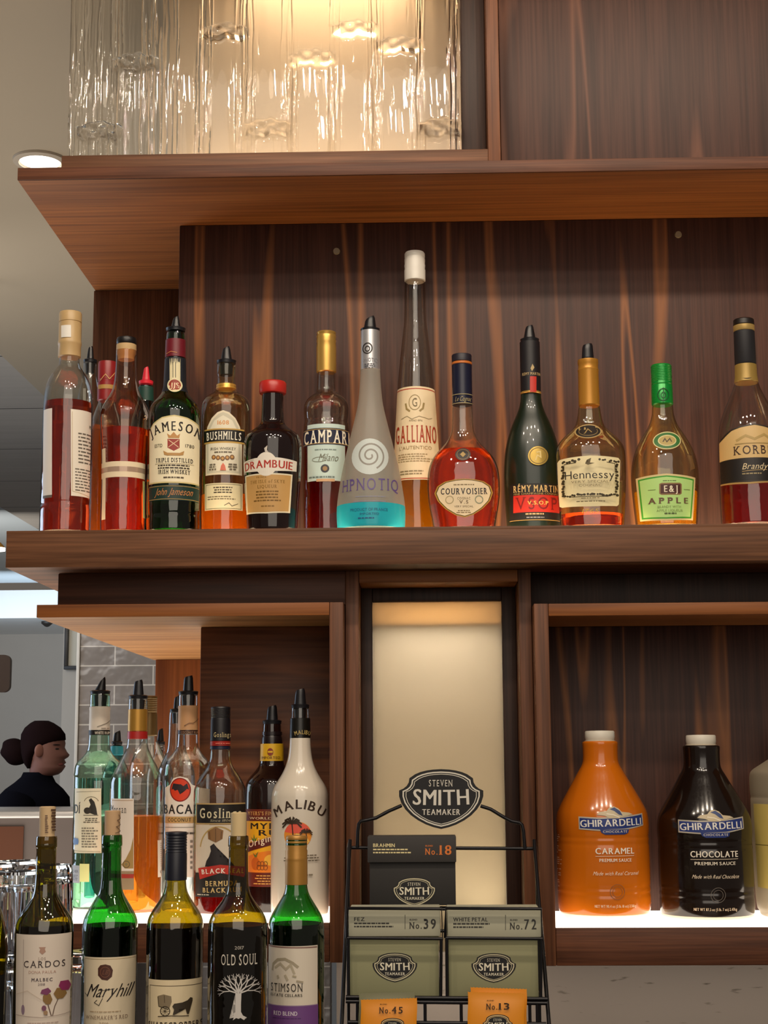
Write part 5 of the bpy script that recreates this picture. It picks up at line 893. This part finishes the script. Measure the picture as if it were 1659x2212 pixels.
def sachet(label, Y, x0, x1, yt, col, tilt=0, num=None, ex=0, numx=0, ey=0, wig=1):
    """flat pillow pouch with a serrated top, standing in the rack"""
    pts = []; n = 34
    a, c = A(x0, yt, Y), A(x1, yt+tilt, Y); zb_ = a.z-.078; w = c.x-a.x
    e = thing('tea_sachet', label, 'sachet', ((a.x+c.x)/2, Y, zb_), 'tea sachets on the rack')
    nx_, nz_ = 34, 14; vs, fs = [], []
    for sd in (0, 1):
        for j in range(nz_+1):
            for i in range(nx_+1):
                u, v = i/nx_, j/nz_; bul = .0045*max(0, math.sin(math.pi*u))**.6*max(0, math.sin(math.pi*min(1, v*1.12)))**.6
                z = zb_+(a.z-zb_+(c.z-a.z)*u)*v-(.0009*(i % 2) if j == nz_ else 0)
                vs.append((a.x+w*u+.0006*math.sin(v*9), Y+(-.0006-bul if sd == 0 else .0006+bul), z))
    M_ = (nx_+1)*(nz_+1)
    for sd in (0, 1):
        for j in range(nz_):
            for i in range(nx_):
                k = sd*M_+j*(nx_+1)+i; fs.append((k, k+1, k+nx_+2, k+nx_+1))
    rim = [i for i in range(nx_+1)]+[j*(nx_+1)+nx_ for j in range(1, nz_+1)]+[nz_*(nx_+1)+i for i in range(nx_-1, -1, -1)]+[j*(nx_+1) for j in range(nz_-1, 0, -1)]
    fs += [(rim[k], rim[(k+1) % len(rim)], M_+rim[(k+1) % len(rim)], M_+rim[k]) for k in range(len(rim))]
    po = mesh('pouch', vs, fs, M(col, .38), e, smooth=60)
    if num:
        d = flat('pouch_print', po, (0, Y-.0054, EZ)); d.text('BLEND', numx+2, numx+17, ey-21, ey-18, '3a2410', 1).text('No.', numx, numx+25, ey-13, ey, '3a2410', 1, 1).text(num, numx+26, numx+52, ey-14, ey, '3a2410', 1, 1); emblem(d, ex, ey+36, 32, 26, edge='e8c890'); d.done()
    return e
ysx = YR2-.018
sachet('sage green tea sachet tucked behind the orange sachet numbered 45', ysx-.004, 775, 895, 2145, '7f7f62', -3)
sachet('orange tea sachet numbered 45 at the foot of the rack', ysx-.016, 779, 900, 2159, 'e5901a', -4, '45', 848, 819, 2189)
sachet('orange tea sachet standing behind the sachet numbered 13', ysx-.004, 1016, 1137, 2132, 'e5901a', 4)
sachet('orange tea sachet numbered 13 at the foot of the rack', ysx-.016, 1010, 1132, 2142, 'e5901a', 3, '13', 1075, 1050, 2181)

for xa_, xb_, yt_ in ((772, 906, 2156), (1006, 1142, 2140)):      # wire pockets that carry the sachets
    z_ = A(xa_, yt_, ysx).z-.0845; a_, c_ = A(xa_, 2200, ysx).x, A(xb_, 2200, ysx).x; y0_, y1_ = ysx-.026, yb_-.003
    tube('sachet_pocket', [[(a_, y1_, z_+.02), (a_, y1_, z_), (a_, y0_, z_), (a_, y0_, z_+.022), (c_, y0_, z_+.022), (c_, y0_, z_), (c_, y1_, z_), (c_, y1_, z_+.02)], [(a_, y0_, z_), (c_, y0_, z_)], [(a_, y1_, z_), (c_, y1_, z_)], [((a_+c_)/2, y0_, z_), ((a_+c_)/2, y1_, z_)]], .0018, WIRE, rk)
# ============================================================ things in the room behind
# recessed downlight
q = atz(87, 346, cz)
t = thing('downlight', 'round recessed downlight glowing in the ceiling beside the canopy', 'light', (q.x, q.y, cz))
rr0 = 46*ppm(346, q.y)
def ringmesh(name, prof, mat):
    vs, fs, n = [], [], 40
    for r, z in prof:
        for i in range(n): a = 2*math.pi*i/n; vs.append((q.x+r*math.cos(a), q.y+r*math.sin(a), cz+z))
    for k in range(len(prof)-1):
        for i in range(n): fs.append((k*n+i, k*n+(i+1) % n, (k+1)*n+(i+1) % n, (k+1)*n+i))
    return mesh(name, vs, fs, mat, t, smooth=40)
ringmesh('trim_ring', [(rr0*1.28, -.0005), (rr0*1.26, -.006), (rr0*1.0, -.009), (rr0*.98, -.004), (rr0*.97, -.0005)], M('a89c8c', .5))
ringmesh('lens', [(rr0*.95, -.004), (rr0*.6, -.006), (rr0*.01, -.006)], emit('downlight_lens', 'fff6e6', 4.5))
# bright lamp edge at the left, above the shelf line
q2 = at(-6, 1186, 5.0); t = thing('ceiling_lamp', 'brass trimmed lamp with a white glowing rim at the left picture edge', 'light', tuple(q2))
revolve('brass_top', [(q2.z+.022, .01), (q2.z+.012, .02), (q2.z+.004, .026)], q2.x, q2.y, BRASS, t); revolve('glow_rim', [(q2.z+.0038, .026), (q2.z-.006, .026), (q2.z-.0062, .01)], q2.x, q2.y, emit('lamp_rim', 'fff8ec', 3), t)
tube('stem', [[(q2.x, q2.y, q2.z+.018), (q2.x-.09, q2.y, q2.z+.03), (q2.x-.1, q2.y, cz+.06)]], .004, BRASS, t)
# small dark sensor under the bulkhead
q3 = at(110, 1356, YT+.5); revolve_o = revolve('ceiling_sensor', [(zt2-.0005, .05), (zt2-.02, .05), (zt2-.045, .02), (zt2-.05, .005)], q3.x, YT+.35, M('2a2624', .5), None); tag(revolve_o, 'small dark sensor under the white bulkhead', 'sensor')
# dark rounded panel at the left picture edge
t0 = at(-30, 1455, 4.4); rb = .052
pts = [(t0.x+sx*.05+rb*.35*math.cos(a), t0.z+sz*.035+rb*.35*math.sin(a)) for sx, sz, a0 in ((1, 1, 0), (-1, 1, .5), (-1, -1, 1), (1, -1, 1.5)) for a in [math.pi*(a0+i/12) for i in range(7)]]
n_ = len(pts); vs = [(x, 4.4, z) for x, z in pts]+[(x, 4.42, z) for x, z in pts]
t = thing('dark_panel', 'dark brown round cornered panel at the left picture edge', 'panel', (t0.x, 4.41, t0.z))
mesh('panel', vs, [tuple(range(n_)), tuple(range(n_, 2*n_))]+[(i, (i+1) % n_, n_+(i+1) % n_, n_+i) for i in range(n_)], M('2e211a', .4), t); tube('hanger', [[(t0.x-.03, 4.41, t0.z+.04), (t0.x-.03, 4.41, cz+.07)]], .004, WIRE, t)
# picture on the wall strip
f0, f1 = at(143, 1330, 6.99), at(178, 1446, 6.97)
t = thing('picture_frame', 'black framed picture with a white mount half hidden by the tiled pier', 'picture', ((f0.x+f1.x)/2, 6.98, f1.z))
w_ = 8*ppm(1400, 6.97); fx1 = f0.x+.32; FB = M('241f1c', .4)
box('frame', f0.x, fx1, 6.965, 6.995, f1.z, f1.z+w_, FB, t); box('frame', f0.x, fx1, 6.965, 6.995, f0.z-w_, f0.z, FB, t)
box('frame', f0.x, f0.x+w_, 6.965, 6.995, f1.z+w_, f0.z-w_, FB, t); box('frame', fx1-w_, fx1, 6.965, 6.995, f1.z+w_, f0.z-w_, FB, t)
box('mount', f0.x+w_, fx1-w_, 6.98, 6.99, f1.z+w_, f0.z-w_, M('d8d2c0', .7), t, 0)
# service counter with a steel ledge and a glass front showing a painted brown reflection
k0, k1 = at(-60, 1752, 4.2), at(205, 1752, 4.2)
t = thing('service_counter', 'steel topped service counter between the wine bottles and the person', 'counter', ((k0.x+k1.x)/2, 4.3, 0))
zk2 = at(80, 1752, 4.2).z
box('steel_ledge', k0.x-.6, k1.x+.1, 4.18, 4.6, zk2-.018, zk2, M('b8b4b0', .3, .5), t, .004); box('glass_front', k0.x-.6, k1.x+.1, 4.20, 4.205, zk2-.16, zk2-.0185, M('7a706c', .12, .3), t, 0)
sg = at(52, 1800, 4.2).x; box('brown_reflection', k0.x-.6, sg, 4.194, 4.199, zk2-.155, zk2-.04, M('5a3a2c', .2), t, 0); box('cabinet', k0.x-.6, k1.x+.1, 4.22, 4.6, 0, zk2-.0185, M('3a3230', .4), t)  # brown sheet stands in for a reflection in the glass front

# person behind the counter, seen in profile
YP_ = 5.3; HX = at(88, 1612, YP_).x; HZ = at(88, 1612, YP_).z; S = ppm(1612, YP_)
pe = thing('person', 'person with dark hair in a bun and black top, in profile behind the counter', 'person', (HX, YP_, 0))
SKIN = M('7c5348', .55); HAIR = cloth('1a0f10'); CLOTH = cloth('0b0b12')
def loft(name, rings, mat, n=28, par=pe):
    vs, fs = [], []
    for (cx, cy, z, rx, ry, prof) in rings:
        for i in range(n):
            a = 2*math.pi*i/n; x, y = math.cos(a), math.sin(a)
            fr_ = max(0, x)**6; vs.append((cx+rx*x+prof*fr_, cy+ry*y, z))
    for k in range(len(rings)-1):
        for i in range(n): fs.append((k*n+i, k*n+(i+1) % n, (k+1)*n+(i+1) % n, (k+1)*n+i))
    fs += [tuple(range(n)), tuple(range((len(rings)-1)*n, len(rings)*n))]
    o = mesh(name, vs, fs, mat, par, smooth=80); return o
def R(px, py, hw, hy, nose=0, dy=0): q = at(px, py, YP_); return (q.x, YP_+dy, q.z, hw*S, hy*S, nose*S)
Z0 = HZ
# head, neck and trunk down to the hips as one surface (faces +x)
def FB_(x0, x1, y, hy, nose=0): return R((x0+x1)/2, y, (x1-x0)/2, hy, nose)
body = [R(58, 2070, 58, 38), R(62, 1960, 48, 34), R(66, 1850, 54, 38), R(70, 1760, 62, 40), R(72, 1712, 60, 36), R(74, 1698, 40, 30), R(78, 1688, 27, 26), FB_(60, 110, 1680, 24), FB_(62, 114, 1676, 25), FB_(64, 126, 1673, 27), FB_(64, 133, 1668, 30), FB_(64, 138, 1661, 33), FB_(64, 139, 1655, 35, 3), FB_(62, 138, 1651.5, 35), FB_(62, 140, 1648, 36, 3), FB_(60, 139, 1641, 36), FB_(58, 139, 1636, 37, 9), FB_(56, 140, 1631, 37, 11), FB_(55, 140, 1624, 38, 5), FB_(53, 139, 1615, 38, 1), FB_(51, 139, 1606, 38, 3), FB_(50, 139, 1595, 38), FB_(52, 134, 1580, 37), R(92, 1568, 28, 29), R(90, 1562, 14, 16)]
loft('body', body, SKIN)
hair = [FB_(60, 74, 1660, 18), FB_(54, 80, 1650, 30), FB_(50, 86, 1638, 38), FB_(47, 95, 1626, 41), FB_(45, 112, 1616, 42), FB_(44, 130, 1607, 42), FB_(45, 142, 1598, 42), FB_(46, 141, 1586, 42), FB_(54, 131, 1572, 39), FB_(66, 116, 1562, 31), R(90, 1557, 15, 18)]
hr = loft('hair', hair, HAIR)
qb = at(32, 1624, YP_); vs, fs = [], []
bm = bmesh.new(); bmesh.ops.create_uvsphere(bm, u_segments=24, v_segments=16, radius=1)
for v in bm.verts: v.co = Vector((qb.x+v.co.x*30*S+.003*math.sin(v.co.z*7), YP_+v.co.y*26*S, qb.z+v.co.z*29*S-v.co.x*4*S))
mesh('hair_bun', [v.co.copy() for v in bm.verts], [[v.index for v in f.verts] for f in bm.faces], HAIR, pe, smooth=80); bm.free()
qe = at(95, 1622, YP_)      # ear, on the side towards the camera
bm = bmesh.new(); bmesh.ops.create_uvsphere(bm, u_segments=16, v_segments=10, radius=1)
for v in bm.verts: v.co = Vector((qe.x+v.co.x*9*S, YP_-41*S+v.co.y*5*S+.01*v.co.x, qe.z+v.co.z*14*S))
mesh('ear', [v.co.copy() for v in bm.verts], [[v.index for v in f.verts] for f in bm.faces], M('8a5c4e', .55), pe, smooth=80); bm.free()
for nm, x, y, rx, rz, mt in (('eye', 129, 1618, 4, 2.2, '1a1210'), ('eyebrow', 128, 1609, 7, 1.5, '20120f'), ('lips', 135, 1651, 5, 3.2, '7a3f3c')):
    qq = at(x, y, YP_); k_ = {'eye': 31, 'eyebrow': 33, 'lips': 21}[nm]
    bm = bmesh.new(); bmesh.ops.create_uvsphere(bm, u_segments=12, v_segments=8, radius=1)
    mesh(nm, [Vector((qq.x+v.co.x*rx*S, YP_-k_*S*.75+v.co.y*3*S+v.co.x*rx*S*.9, qq.z+v.co.z*rz*S)) for v in bm.verts], [[v.index for v in f.verts] for f in bm.faces], M(mt, .5), pe, smooth=80); bm.free()
top = [R(56, 2050, 64, 46), R(60, 1960, 56, 42), R(64, 1870, 62, 46), R(68, 1800, 74, 54), R(70, 1752, 82, 62), R(72, 1722, 78, 60), R(74, 1704, 62, 48), R(76, 1690, 44, 38), R(80, 1678, 34, 33), R(82, 1668, 31, 31)]
loft('top', top, CLOTH)
def limb(name, pts, rs, mat):
    pts = [Vector(p) for p in pts]; vs, fs, n = [], [], 14
    for i, (p, r) in enumerate(zip(pts, rs)):
        t_ = (pts[min(i+1, len(pts)-1)]-pts[max(i-1, 0)]).normalized(); a = t_.cross(Vector((0, 1, .01))).normalized(); c = t_.cross(a)
        for k in range(n): g = 2*math.pi*k/n; vs.append(p+a*r*math.cos(g)+c*r*math.sin(g))
    for i in range(len(pts)-1):
        for k in range(n): fs.append((i*n+k, i*n+(k+1) % n, (i+1)*n+(k+1) % n, (i+1)*n+k))
    fs += [tuple(range(n)), tuple(range((len(pts)-1)*n, len(pts)*n))]
    return mesh(name, vs, fs, mat, pe, smooth=80)
for sd in (-1, 1):
    x, y, z = HX-.04, YP_+sd*.13, HZ-.21
    limb('sleeve', [(x, y*1-.0, z+.03), (x-.01, y+sd*.045, z-.04), (x-.005, y+sd*.06, z-.16), (x+.02, y+sd*.06, z-.28), (x+.12, y+sd*.04, z-.31), (x+.2, y+sd*.03, z-.30)], [.062, .064, .056, .05, .044, .038], CLOTH)
    wx, wy, wz = x+.2, y+sd*.03, z-.30
    limb('forearm', [(wx-.02, wy, wz), (wx+.04, wy, wz), (wx+.09, wy, wz-.004), (wx+.13, wy, wz-.012)], [.03, .026, .034, .02], SKIN)
    for k in range(4):
        fy = wy+(k-1.5)*.017; fl = (.058, .068, .072, .06)[k]
        limb('finger', [(wx+.11, fy, wz-.006), (wx+.13+fl*.3, fy, wz-.014), (wx+.13+fl*.65, fy, wz-.03), (wx+.13+fl*.85, fy, wz-.05)], [.009, .009, .008, .006], SKIN)
    limb('thumb', [(wx+.06, wy-sd*.025, wz-.006), (wx+.09, wy-sd*.042, wz-.016), (wx+.12, wy-sd*.045, wz-.032)], [.012, .011, .008], SKIN)
    limb('trouser_leg', [(HX-.075, YP_+sd*.07, HZ-.60), (HX-.07, YP_+sd*.085, HZ-.8), (HX-.06, YP_+sd*.09, .45), (HX-.08, YP_+sd*.09, .08)], [.09, .085, .062, .055], cloth('121217'))
    limb('shoe', [(HX-.13, YP_+sd*.09, .045), (HX-.06, YP_+sd*.09, .05), (HX+.06, YP_+sd*.09, .035), (HX+.12, YP_+sd*.09, .028)], [.038, .046, .036, .022], M('121212', .5))
